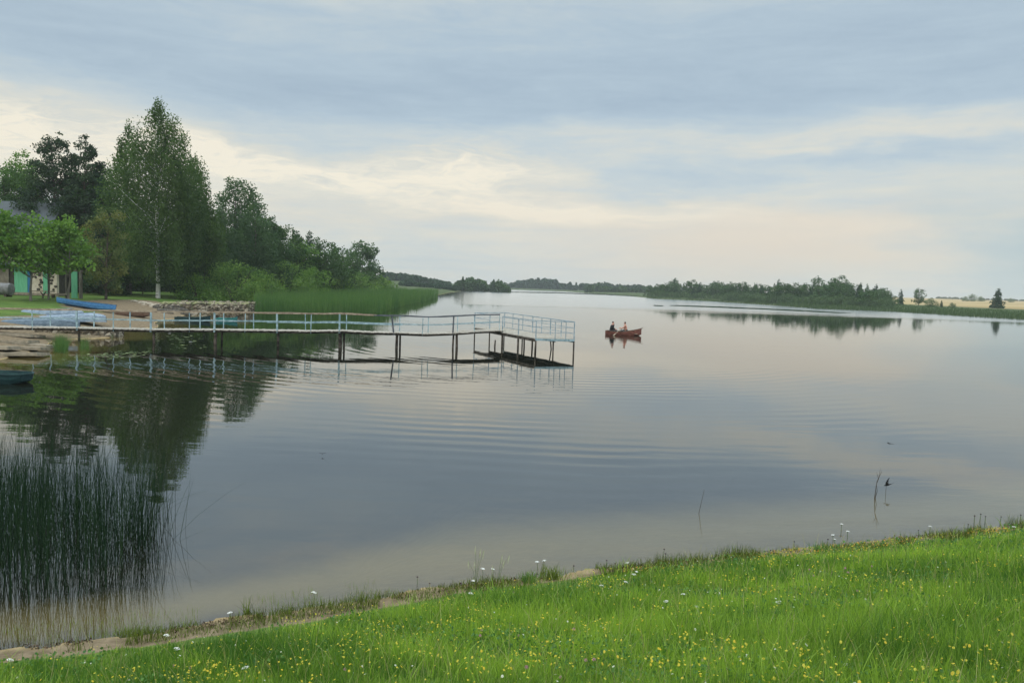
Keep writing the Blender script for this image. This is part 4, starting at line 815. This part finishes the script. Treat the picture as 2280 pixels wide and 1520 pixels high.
# ------------------------------------------------------------------ bathing cabin and barn
greenb = surf('green_boards', (.10, .36, .20), (.16, .47, .28), 4, .7, .3, stretch=(6, 1, .3)); blueb = surf('blue_boards', (.02, .12, .25), (.04, .19, .35), 4, .7, .3, stretch=(6, 1, .3)); greyw = surf('grey_brown_plaster', (.13, .11, .085), (.22, .19, .15), 2, .95, .4); stud = surf('cream_plaster', (.42, .36, .27), (.56, .50, .40), 3, .9, .3)
slate = surf('grey_roof_sheet', (.05, .06, .068), (.085, .10, .108), 3, .7, .2, stretch=(8, 1, 1)); darkint = surf('dark_boards_and_shade', (.03, .028, .02), (.06, .05, .04), 4, .9, .3)
CY_ = 88.0
def cpt(x, y=655): p = at_y(x, y, CY_); return p
c0, c1 = cpt(-30), cpt(129); gcz = min(gz(c0.x, CY_), gz(c1.x, CY_))+.05; cab = empty('bathing_cabin', (c0.x, CY_, gcz)); tag(cab, 'low bathing cabin with green and blue board doors between walls studded with dark stones', 'cabin')
def panel(x0, x1, h, d, mat, name, z0=0.0, y0=0.0, slats=0):
    a, b = cpt(x0).x-c0.x, cpt(x1).x-c0.x; mb = MB()
    if slats:
        w = (b-a)/slats
        for i in range(slats): mb.box((a+w*(i+.5), y0, z0+h/2), (w*.47, d, h/2))
        mb.box(((a+b)/2, y0+d*.9, z0+h/2), ((b-a)/2, d*.5, h/2-.04))
    else: mb.box(((a+b)/2, y0, z0+h/2), ((b-a)/2, d, h/2))
    return mb.build(name, mat, cab)
HC = 3.2; Wc = c1.x-c0.x
mb = MB(); mb.box((Wc/2, .8, .12), (Wc/2+.2, 1.15, .14)); mb.build('plinth', M['slab'], cab)
panel(-30, 22, HC, .18, greyw, 'wall'); panel(22, 33, HC, .12, darkint, 'wall', y0=.12)
panel(33, 62, 2.95, .05, greenb, 'door', z0=.27, slats=9, y0=-.02); panel(62.4, 72.5, 2.95, .05, blueb, 'door', z0=.27, slats=3, y0=-.01); panel(72.8, 98, HC, .2, stud, 'studded_wall'); panel(98.2, 109.5, 3.1, .08, greenb, 'door', z0=.05, slats=4, y0=-.12); panel(110, 114, HC, .15, darkint, 'wall'); panel(114.2, 129, HC, .22, stud, 'studded_wall')
mb = MB(); mb.box((Wc/2, 1.6, HC/2), (Wc/2, .12, HC/2)); mb.build('wall', greyw, cab)
mb = MB(); mb.box((.1, .85, HC/2), (.1, .6, HC/2)); mb.box((Wc-.12, .86, HC/2), (.1, .6, HC/2)); mb.build('wall', darkint, cab)  # side walls take the dark board colour as painted-in shadow
mb = MB(); mb.box((Wc/2, .75, HC+.12), (Wc/2+.5, 1.5, .09), rx=rad(4)); mb.build('roof', slate, cab)
rng_ = random.Random(5)
for x0, x1, n_ in ((74, 97, 9), (115, 128, 7)):
    for i in range(n_):
        px_ = rng_.uniform(x0+1.5, x1-1.5); a = cpt(px_).x-c0.x; mb = MB(); w = rng_.uniform(.13, .24); z = .5+2.4*(i+.5)/n_
        V = [(a+w*math.cos(t)*rng_.uniform(.8, 1.1), -.245, z+w*.75*math.sin(t)) for t in np.linspace(0, 2*math.pi, 9)[:-1]]; V2 = [(a+(x_-a)*.8, -.31, z+(z_-z)*.8) for x_, _, z_ in V]
        V0 = [(x_, -.15, z_) for x_, _, z_ in V]; mb.add(V0+V+V2, [(k, (k+1) % 8, 8+(k+1) % 8, 8+k) for k in range(8)]+[(8+k, 8+(k+1) % 8, 16+(k+1) % 8, 16+k) for k in range(8)]+[tuple(range(16, 24))]); mb.build('stone_stud', dk, cab)
gp = at_y(166, 655, 85); g_ = gz(gp.x, gp.y); r = empty('gate_pillar', (gp.x, gp.y, g_)); tag(r, 'narrow green board pillar with dark post, standing alone after the cabin', 'pillar')
mb = MB(); [mb.box((-.24+i*.16, 0, 1.4), (.075, .04, 1.42)) for i in range(4)]; mb.build('board_panel', greenb, r); mb = MB(); mb.box((.62, .1, 1.45), (.14, .12, 1.5)); mb.build('post', M['greybark'], r); mb = MB(); mb.box((.15, .05, 2.93), (.75, .1, .07)); mb.build('lintel', M['greybark'], r)
tb = ground_px(96, 664); t = empty('garden_table', tb, .1); tag(t, 'rough grey table on a forked leg in front of the cabin', 'table')
mb = MB(); mb.box((0, 0, .72), (1.0, .4, .05)); mb.build('table_top', M['slab'], t); mb = MB(); mb.tube([(-.05, 0, -.1), (0, 0, .3), (.28, 0, .68)], [.09, .07, .05], 7); mb.tube([(0, 0, .3), (-.26, 0, .68)], [.06, .05], 7); mb.build('leg', M['bark'], t)
bs = ground_px(134, 664); t = empty('bench', bs, .05); tag(t, 'low pale stone bench at the end of the cabin', 'bench')
mb = MB(); mb.box((0, 0, .42), (.9, .25, .07)); mb.build('seat', M['slab'], t)
for sx in (-.7, .7): mb = MB(); mb.box((sx, 0, .16), (.09, .2, .2)); mb.build('leg', dk, t)
tk = at_y(9, 640, 82); g_ = gz(tk.x, tk.y); t = empty('water_tank', (tk.x, tk.y, g_)); mb = MB(); mb.tube([(-1.3, 0, .78), (-1.25, 0, .78), (.75, 0, .78), (.8, 0, .78)], [.4, .62, .62, .4], 20); mb.build('drum', surf('grey_tank', (.14, .14, .14), (.22, .22, .22), 3, .7, .2), t, smooth=False); tag(t, 'rounded grey tank lying before the brown wall of the cabin', 'tank')
for sx in (-.9, .4): mb = MB(); mb.box((sx, 0, .1), (.12, .5, .18)); mb.build('cradle', M['bark'], t)
# barn with grey roof behind the maples
bz = at_y(30, 640, 100); g_ = gz(bz.x, bz.y); BW0 = at_y(-160, 640, 100).x; BW1 = at_y(128, 640, 100).x; ridge = at_y(60, 452, 104).z-g_; eave = at_y(60, 512, 99).z-g_
bn = empty('barn', ((BW0+BW1)/2, 100, g_)); tag(bn, 'barn with grey sheet roof showing between the maples', 'barn'); hw = (BW1-BW0)/2
mb = MB(); mb.box((0, 3.5, eave/2), (hw-.5, 4, eave/2)); mb.build('wall', greyw, bn)
rf = MB(); ang = math.atan2(ridge-eave, 5.2); sl = math.hypot(5.2, ridge-eave)
for sgn in (-1, 1): rf.add([(-hw, 3.5+sgn*5.2, eave), (hw, 3.5+sgn*5.2, eave), (hw-1.0, 3.5, ridge), (-hw, 3.5, ridge), (-hw, 3.5+sgn*5.2, eave+.12), (hw, 3.5+sgn*5.2, eave+.12), (hw-1.0, 3.5, ridge+.12), (-hw, 3.5, ridge+.12)], [(0, 3, 2, 1), (4, 5, 6, 7), (0, 1, 5, 4), (1, 2, 6, 5), (2, 3, 7, 6), (3, 0, 4, 7)])
rf.build('roof', slate, bn); gb = MB()
for sx in (-1, 1): gb.add([(sx*(hw-.6), -.5, eave), (sx*(hw-.6), 7.5, eave), (sx*(hw-1.3), 3.5, ridge-.1), (sx*(hw-.8), -.5, eave), (sx*(hw-.8), 7.5, eave), (sx*(hw-1.5), 3.5, ridge-.1)], [(0, 1, 2), (5, 4, 3), (0, 2, 5, 3), (1, 4, 5, 2)])
gb.build('gable', darkint, bn)

# ------------------------------------------------------------------ twigs, swallows, lily flowers
def twig(x, y, label, branches, z=-.5):
    p = on_z(x, y); r = empty('bare_twig', p); tag(r, label, 'twig'); mb = MB()
    for br in branches: mb.tube([Vector(q) for q in br[0]], [br[1]*(1-.6*i/(len(br[0])-1)) for i in range(len(br[0]))], 6)
    mb.build('stem', M['bark'], r); return r
twig(1948, 1108, 'forked bare twig standing in the water below the swallow', [([(.0, 0, -.4), (-.005, 0, .02), (.02, .01, .28), (.045, 0, .36)], .009), ([(.005, 0, .0), (.04, .01, .13), (.02, .0, .24)], .007), ([(.02, .01, .30), (.10, .0, .52)], .006), ([(.045, 0, .36), (.0, .0, .50)], .005), ([(.045, 0, .36), (.07, 0, .58)], .004)])
twig(1972, 1098, 'single thin straight twig beside the forked one', [([(0, 0, -.3), (.0, 0, .06), (.008, 0, .22)], .005)])
twig(1556, 1142, 'lone bent twig standing in open water', [([(0, 0, -.3), (-.0, 0, .0), (.035, 0, .20), (.075, 0, .42)], .006)])
birdm = surf('swallow_plumage', (.006, .007, .012), (.02, .02, .03), 9, .5, 0)
def swallow(p, rz, ry, wing, label, s=1.0):
    r = empty('swallow', p); tag(r, label, 'bird'); r.rotation_euler = (0, ry, rz); r.scale = (s, s, s)
    b = MB(); b.tube([(-.065, 0, 0), (-.03, 0, .002), (.01, 0, .0), (.04, 0, .004), (.058, 0, .006), (.070, 0, .003)], [.004, .012, .017, .014, .010, .003], 10)
    b.add([(-.06, -.006, 0), (-.06, .006, 0), (-.115, .028, .002), (-.085, .0, .001), (-.115, -.028, .002), (-.06, 0, .006)], [(0, 3, 4), (3, 1, 2), (0, 1, 3), (5, 4, 3), (5, 3, 2), (0, 4, 5), (1, 5, 2)]); b.build('body', birdm, r, smooth=False)
    for sg in (-1, 1):
        w = MB(); t = [(0.03, .01), (.028, .05), (.0, .11), (-.055, .155)]; u = [(-.018, .01), (-.02, .05), (-.03, .10), (-.06, .156)]
        V = [(x, sg*y*math.cos(wing), .004+y*math.sin(wing)) for x, y in t]+[(x, sg*y*math.cos(wing), .001+y*math.sin(wing)) for x, y in u]+[(x, sg*y*math.cos(wing), .008+y*math.sin(wing)) for x, y in t]
        w.add(V, [(0, 1, 5, 4), (1, 2, 6, 5), (2, 3, 7, 6), (8, 9, 5, 4), (9, 10, 6, 5), (10, 11, 7, 6), (0, 1, 9, 8), (1, 2, 10, 9), (2, 3, 11, 10)]); w.build('wing', birdm, r)
swallow(at_y(1977, 1079, 12.6), rad(150), rad(25), rad(38), 'swallow with raised wings skimming the water beside the forked twig', .85)
swallow(at_y(1980, 987, 17.0), rad(185), rad(-12), rad(8), 'swallow gliding edge-on higher above the twig', .7)
swallow(at_y(718, 1010, 17.0), rad(100), rad(0), rad(20), 'tiny swallow flying low over the middle of the open water', .55)
whitep = surf('white_petals', (.7, .7, .66), (.8, .8, .76), 20, .7, 0)
for x, y, lab in ((424, 763, 'white water lily flower floating farther out under the footbridge'), (378, 741, 'white water lily flower floating near the footbridge pile')):
    p = on_z(x, y); mb = MB()
    for rr_, n_, z_ in ((.13, 8, .05), (.08, 6, .10)):
        for k_ in range(n_):
            a = 2*math.pi*k_/n_+rr_; d = Vector((math.cos(a), math.sin(a), 0)); s_ = Vector((-d.y, d.x, 0)); mb.add([Vector((0, 0, .01)), d*rr_*.6+s_*.03+Vector((0, 0, z_*.6)), d*rr_+Vector((0, 0, z_)), d*rr_*.6-s_*.03+Vector((0, 0, z_*.6))], [(0, 1, 2, 3)])
    o = mb.build('water_lily', whitep); o.location = p; tag(o, lab, 'flower')

# ------------------------------------------------------------------ meadow on the near bank
rng = np.random.default_rng(500)
def bank_points(n, pw, lo=.62, y0=1.6, xr=(-13, 22), yr=(1.2, 19)):
    out = []; tot = 0
    while tot < n:
        x = rng.uniform(*xr, n*3); y = rng.uniform(*yr, n*3); D = np.hypot(x, y); k = (D > 2.3) & (np.abs(x) < y*.95+1.2) & (rng.uniform(0, 1, len(x)) < (3.2/np.maximum(D, 3.2))**pw)
        x, y = x[k], y[k]; sd, ne = shore(x, y); edge = lo*np.clip(.58-.08*x, .22, 1)+np.clip(.10-.04*x, .04, .16)*(wob(x, y, 1.1, .4)+.6*wob(x, y, 4.2, .4))+np.clip((1.5-x)*.07, 0, .75); k = (sd > edge) & (ne <= sd+1e-3); x, y = x[k], y[k]
        out.append(np.stack([x, y], 1)); tot += len(x)
    xy = np.concatenate(out)[:n]; return np.column_stack([xy, height(xy[:, 0], xy[:, 1])-.01])
N = 300000; P3 = bank_points(N, 1.45); D = np.hypot(P3[:, 0], P3[:, 1])
pat = wob(P3[:, 0], P3[:, 1], .9, 2.2)*.5+wob(P3[:, 0], P3[:, 1], 2.9, 1.2)*.3
Hh = np.clip(rng.gamma(6, .0165, N)*(1+.7*pat)*(.85+.04*np.minimum(D, 8)), .03, .34); sdb, _ = shore(P3[:, 0], P3[:, 1]); Hh *= np.clip(.35+(sdb-.6)*.6, .35, 1)
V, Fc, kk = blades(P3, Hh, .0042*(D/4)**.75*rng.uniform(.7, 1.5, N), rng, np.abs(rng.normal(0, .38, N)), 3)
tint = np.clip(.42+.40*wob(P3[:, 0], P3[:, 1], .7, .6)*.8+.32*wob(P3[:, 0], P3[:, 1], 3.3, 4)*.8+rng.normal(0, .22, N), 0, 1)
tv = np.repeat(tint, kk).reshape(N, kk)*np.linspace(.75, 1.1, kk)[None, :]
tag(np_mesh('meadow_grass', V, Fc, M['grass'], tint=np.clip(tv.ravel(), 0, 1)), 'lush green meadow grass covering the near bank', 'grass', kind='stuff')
N = 16000; P3 = bank_points(N, 1.7); D = np.hypot(P3[:, 0], P3[:, 1]); P3[:, 2] += 0
V, Fc, kk = blades(P3, rng.uniform(.12, .27, N)*np.clip(.6+.4*wob(P3[:, 0], P3[:, 1], 1.9, 5), .4, 1.1), .0065*(D/4)**.6*rng.uniform(.7, 1.3, N), rng, rng.uniform(.2, .9, N), 5)
tag(np_mesh('broad_grass', V, Fc, M['grass'], tint=np.repeat(np.clip(rng.normal(.75, .3, N), 0, 1.2), kk)), 'broader arching grass blades standing above the meadow grass', 'grass', kind='stuff')
# pale straw-coloured long bents
N = 6500; P3 = bank_points(N, 1.2); D = np.hypot(P3[:, 0], P3[:, 1]); M['straw'] = leafm('straw_stalks', (.22, .24, .07), (.42, .38, .18), .3)
V, Fc, kk = blades(P3, rng.uniform(.14, .34, N), .0028*(D/4)**.8, rng, rng.uniform(.1, .8, N), 5); tag(np_mesh('straw_grass', V, Fc, M['straw'], tint=np.repeat(rng.uniform(0, 1, N), kk)), 'pale arching grass stalks among the green grass', 'grass', kind='stuff')
# broad clover and herb leaves
N = 60000; P3 = bank_points(N, 1.3); herb = wob(P3[:, 0], P3[:, 1], 1.6, 3.1) > -.15; P3 = P3[herb]; N = len(P3); D = np.hypot(P3[:, 0], P3[:, 1])
C = P3.copy(); C[:, 2] += rng.uniform(.01, .10, N); M['herb'] = leafm('herb_leaves', (.05, .13, .03), (.12, .25, .05), .35)
V, Q = quads(C, .023*(D/4)**.5, rng, .8); tag(np_mesh('clover_leaves', V, [Q], M['herb'], tint=np.repeat(rng.uniform(0, 1, N), 4)), 'low clover and herb leaves under the grass', 'herbs', kind='stuff')
# yellow flowers
def flat_flowers(name, P, r, mat, lab, cat, k=6):
    N = len(P); D = np.hypot(P[:, 0], P[:, 1]); r = r*rng.uniform(.7, 1.25, N); tn = rng.normal(0, .45, (N, 2)); V = np.zeros((N, k+1, 3)); V[:, k] = P; V[:, k, 2] += r*.3
    for i in range(k): a = 2*np.pi*i/k; V[:, i, 0] = P[:, 0]+np.cos(a)*r; V[:, i, 1] = P[:, 1]+np.sin(a)*r; V[:, i, 2] = P[:, 2]+(tn[:, 0]*np.cos(a)+tn[:, 1]*np.sin(a))*r
    b = (np.arange(N)*(k+1))[:, None]; T3 = np.concatenate([b+np.array([[i, (i+1) % k, k]]) for i in range(k)])
    return tag(np_mesh(name, V.reshape(-1, 3), [T3], mat, tint=np.repeat(rng.uniform(0, 1, N), k+1)), lab, cat, kind='stuff')
M['yellow'] = leafm('yellow_petals', (.52, .48, .05), (.62, .45, .03), .3, .6, .02)
cen = bank_points(330, 1.0); cen = cen[wob(cen[:, 0], cen[:, 1], .8, 5) > -.5]; idx = rng.integers(0, len(cen), 4200); P3 = cen[idx]+np.column_stack([rng.normal(0, .13, 4200), rng.normal(0, .13, 4200), np.zeros(4200)])
P3 = np.concatenate([P3, bank_points(2200, .7)]); sdb, ne = shore(P3[:, 0], P3[:, 1]); P3 = P3[sdb > .6]; P3[:, 2] = height(P3[:, 0], P3[:, 1])+rng.uniform(.08, .17, len(P3))
flat_flowers('yellow_wildflowers', P3, .0070, M['yellow'], 'small yellow wildflowers sprinkled in clusters over the meadow', 'flowers')
P3 = bank_points(500, 1.0); P3[:, 2] += rng.uniform(.07, .15, 500); M['palefl'] = leafm('pale_petals', (.50, .52, .40), (.62, .62, .50), .3); flat_flowers('pale_wildflowers', P3, .0075, M['palefl'], 'tiny whitish flower heads sprinkled over the meadow', 'flowers')
# weeds on the strip at the water edge
def edge_pts(n, lo, hi, thin=None):
    out = []; t = 0
    while t < n:
        x = rng.uniform(-12, 20, n*5); y = rng.uniform(2, 18, n*5); sd, ne = shore(x, y); k = (sd > lo) & (sd < hi) & (ne <= np.abs(sd)+1e-3)
        if thin is not None: k &= thin(x, y, sd)
        out.append(np.stack([x[k], y[k]], 1)); t += k.sum()
    xy = np.concatenate(out)[:n]; return np.column_stack([xy, np.maximum(height(xy[:, 0], xy[:, 1]), -.12)])
P3 = edge_pts(20000, -.03, .42, lambda x, y, sd: wob(x, y, 2.4, .3)+wob(x, y, .8, 2)*.6 > -.2); N = len(P3)
V, Fc, kk = blades(P3, rng.uniform(.02, .15, N)*(1+.5*wob(P3[:, 0], P3[:, 1], 1.7, 0)), np.full(N, .007), rng, np.abs(rng.normal(0, .5, N)), 3)
tag(np_mesh('shore_weeds', V, Fc, M['weed'], tint=np.repeat(np.clip(rng.normal(.3, .3, N), 0, 1), kk)), 'ragged weeds and roots along the water edge of the near bank', 'weeds', kind='stuff')
P3 = edge_pts(2600, -.55, .05, lambda x, y, sd: (x < -1.6) & (wob(x, y, 2.0, 1.3) > -.4)); N = len(P3); V, Fc, kk = blades(P3, rng.uniform(.03, .10, N)-P3[:, 2], np.full(N, .006), rng, np.abs(rng.normal(0, .3, N)), 3)
tag(np_mesh('water_grass', V, Fc, M['weed'], tint=np.repeat(np.clip(rng.normal(.95, .15, N), 0, 1), kk)), 'yellow-green grass growing in the shallows of the near bank', 'grass', kind='stuff')
P3 = edge_pts(5200, .02, .20, lambda x, y, sd: wob(x, y, 1.3, 4.3)+.5*wob(x, y, 5.3, 1) > -.1); N = len(P3); C = P3.copy(); C[:, 2] += rng.uniform(0, .03, N); M['debris'] = leafm('dark_litter', (.03, .02, .012), (.14, .09, .045), 0)
V, Q = quads(C, .03, rng, .5); tag(np_mesh('shore_litter', V, [Q], M['debris'], tint=np.repeat(rng.uniform(0, 1, N), 4)), 'dark litter of roots and dead leaves along the water edge', 'litter', kind='stuff')
P3 = edge_pts(1500, .12, .45, lambda x, y, sd: (x > .3) & (wob(x, y, 1.1, 2.3) > .1)); P3[:, 2] += rng.uniform(.02, .07, len(P3)); flat_flowers('stonecrop', P3, .010, leafm('stonecrop_petals', (.45, .40, .05), (.50, .22, .03), .2), 'orange and yellow stonecrop in patches at the bank edge', 'flowers')

# single flowers one can point at
stemm = M['herb']; M['seed'] = surf('dark_seed_heads', (.03, .015, .02), (.09, .04, .05), 30, .9, .2); M['clover'] = surf('clover_pink', (.34, .16, .20), (.50, .30, .34), 60, .8, .3)
def flower(x, y, kind, label, group, hgt=None, lean=0.0):
    base = ground_px(x, y+ (14 if kind != 'clover' else 10)); 
    h = max(.06, at_y(x, y, base.y).z-base.z)
    if h > .75: h = .75
    r = empty({'umbel': 'yarrow', 'clover': 'clover_flower', 'seed': 'knapweed'}[kind], base); tag(r, label, 'flower', group); rg = random.Random(int(x*3+y))
    mb = MB(); tip = Vector((lean*h+rg.uniform(-.01, .01), 0, h)); s = .0022*max(1, base.length/6)
    mb.tube([(0, 0, -.02), tip*.5+Vector((.004, 0, 0)), tip-Vector((0, 0, .012))], [s, s, s*.7], 5)
    if kind == 'umbel':
        for k_ in range(7): a = 6.28*k_/7; mb.tube([tip-Vector((0, 0, .018)), tip+Vector((math.cos(a)*.022, math.sin(a)*.022, 0))], [s*.5, s*.4], 4)
    mb.build('stem', M['weedstem'], r); hb = MB(); R_h = {'umbel': .026, 'clover': .013, 'seed': .012}[kind]*rg.uniform(.8, 1.15)
    if kind == 'umbel':
        tl = rg.uniform(-.3, .3)
        for k_ in range(46):
            a = rg.uniform(0, 6.28); q = R_h*math.sqrt(rg.random()); c = tip+Vector((math.cos(a)*q, math.sin(a)*q, .004-.25*q*q/R_h+tl*q*math.cos(a))); w = .005
            hb.add([c+Vector((w, 0, 0)), c+Vector((0, w, .001)), c+Vector((-w, 0, 0)), c+Vector((0, -w, .001)), c+Vector((0, 0, .004))], [(0, 1, 4), (1, 2, 4), (2, 3, 4), (3, 0, 4)])
        hb.build('umbel', whitep, r)
    else:
        for k_ in range(34):
            ph = math.acos(1-1.7*(k_+.5)/34); a = k_*2.4; d = Vector((math.sin(ph)*math.cos(a), math.sin(ph)*math.sin(a), math.cos(ph))); t1 = d.orthogonal().normalized()*.0035; t2 = d.cross(t1)
            c = tip+d*R_h*.55; e = tip+d*R_h*1.15; hb.add([c+t1, c+t2, c-t1, c-t2, e], [(0, 1, 4), (1, 2, 4), (2, 3, 4), (3, 0, 4), (3, 2, 1, 0)])
        hb.build('flower_head' if kind == 'clover' else 'seed_head', M['clover'] if kind == 'clover' else M['seed'], r)
    return r
M['weedstem'] = surf('green_stem', (.08, .13, .04), (.14, .20, .06), 8, .8, 0)
for x, y in ((395, 1443), (1098, 1362), (1047, 1320), (1055, 1292), (1197, 1250), (1210, 1247), (1395, 1252), (1418, 1272), (1412, 1278), (1520, 1322), (1549, 1350), (1337, 1303), (545, 1488), (598, 1452), (372, 1413), (2069, 1171), (1855, 1190), (1872, 1166), (1858, 1200), (1886, 1182), (1735, 1340), (1075, 1265), (1096, 1266), (700, 1318), (510, 1363), (25, 1468), (1482, 1338), (1885, 1488), (1395, 1295), (1660, 1465), (2255, 1172)):
    flower(x, y, 'umbel', 'white flat-topped flower head rising above the meadow grass', 'white flat-topped flowers on the near bank')
for x, y in ((1075, 1408), (1066, 1420), (1155, 1420), (1320, 1477), (1300, 1478), (1562, 1480), (1811, 1283), (1883, 1266), (1889, 1276), (1906, 1318), (1984, 1298), (2088, 1245), (1940, 1262), (1173, 1494), (766, 1497), (1044, 1385), (1250, 1517), (987, 1337), (1145, 1320), (390, 1487), (426, 1492), (1275, 1406), (2265, 1365), (1800, 1268)):
    flower(x, y, 'clover', 'pinkish clover head half sunk in the meadow grass', 'clover heads on the near bank')
for x, y in ((928, 1284), (955, 1298), (1276, 1259), (1350, 1247), (1369, 1254), (1375, 1265), (1364, 1270), (1475, 1222), (1480, 1232), (1766, 1205), (2044, 1180), (2168, 1148), (2180, 1144), (2192, 1149), (2154, 1167), (2271, 1146), (1990, 1192), (2225, 1150), (1024, 1298), (1840, 1200)):
    flower(x, y, 'seed', 'small dark seed head on a thin stalk at the bank edge', 'dark seed heads along the bank edge', lean=.08)
def oat(x, ys, label):
    b = ground_px(x, 1300); r = empty('tall_grass_tuft', b); tag(r, label, 'grass tuft'); mb = MB(); hd_ = []
    for px_, py_ in ys:
        t_ = at_y(px_, py_, b.y)-b; mb.tube([(0, 0, -.02), Vector((t_.x*.35, 0, t_.z*.55)), t_], [.0022, .002, .0012], 5); hd_.append(t_)
    mb.build('stalks', M['weedstem'], r)
    for t_ in hd_: h = MB(); h.tube([t_-Vector((t_.x*.12, 0, .11)), t_-Vector((t_.x*.05, 0, .05)), t_+Vector((.004, 0, .01))], [.002, .006, .001], 6); h.build('seed_head', M['strawhead'], r)
M['strawhead'] = surf('pale_seed_heads', (.42, .44, .26), (.58, .58, .40), 30, .9, 0)
oat(1060, [(1058, 1216), (1077, 1226), (1042, 1248), (1056, 1250), (1070, 1222)], 'taller pale grass tuft with feathery seed heads standing up before the water')
oat(1108, [(1118, 1235), (1134, 1236), (1096, 1258), (1122, 1246)], 'shorter pale grass tuft leaning outwards beside the taller one')
def herb_clump(x, y, h, n, w, mat, label, seed):
    rg = np.random.default_rng(seed); b = ground_px(x, y); P = np.column_stack([rg.normal(0, w, n), rg.normal(0, w*.6, n), np.full(n, -.02)]); V, Fc, kk = blades(P, h*rg.uniform(.5, 1.1, n), np.full(n, .011), rg, np.abs(rg.normal(0, .55, n)), 4)
    o = np_mesh('plant', V, Fc, M[mat], tint=np.repeat(rg.uniform(0, 1, n), kk)); o.location = b; tag(o, label, 'plant')
herb_clump(1228, 1288, .22, 170, .09, 'weed', 'dark leafy plant clump at the bank edge beside the white flowers', 1)
herb_clump(1178, 1296, .18, 150, .07, 'willow', 'yellow-green leafy plant at the bank edge beside the dark clump', 2)
herb_clump(553, 1366, .28, 26, .02, 'weed', 'single upright weed standing alone at the water edge', 3)
herb_clump(1835, 1228, .16, 160, .10, 'herb', 'blue-green low leafy plant on the bank edge under the forked twig', 4)
herb_clump(290, 1412, .17, 200, .10, 'weed', 'rounded green tussock at the water edge before the bulrushes', 5)
herb_clump(380, 1396, .16, 110, .10, 'debristuft', 'brown withered tussock at the water edge', 6) if 'debristuft' in M else None

# ------------------------------------------------------------------ haze
hz = MB(); hz.box((0, 0, 20), (1650, 1650, 26)); m, nt, o_ = new_mat('haze_air'); pv = nt.nodes.new('ShaderNodeVolumePrincipled'); pv.inputs['Color'].default_value = (.84, .88, .90, 1); pv.inputs['Density'].default_value = .00026; pv.inputs['Anisotropy'].default_value = .2
nt.links.new(pv.outputs[0], o_.inputs['Volume']); tag(hz.build('haze', m), 'thin pale evening haze over the lake', 'haze', kind='stuff')
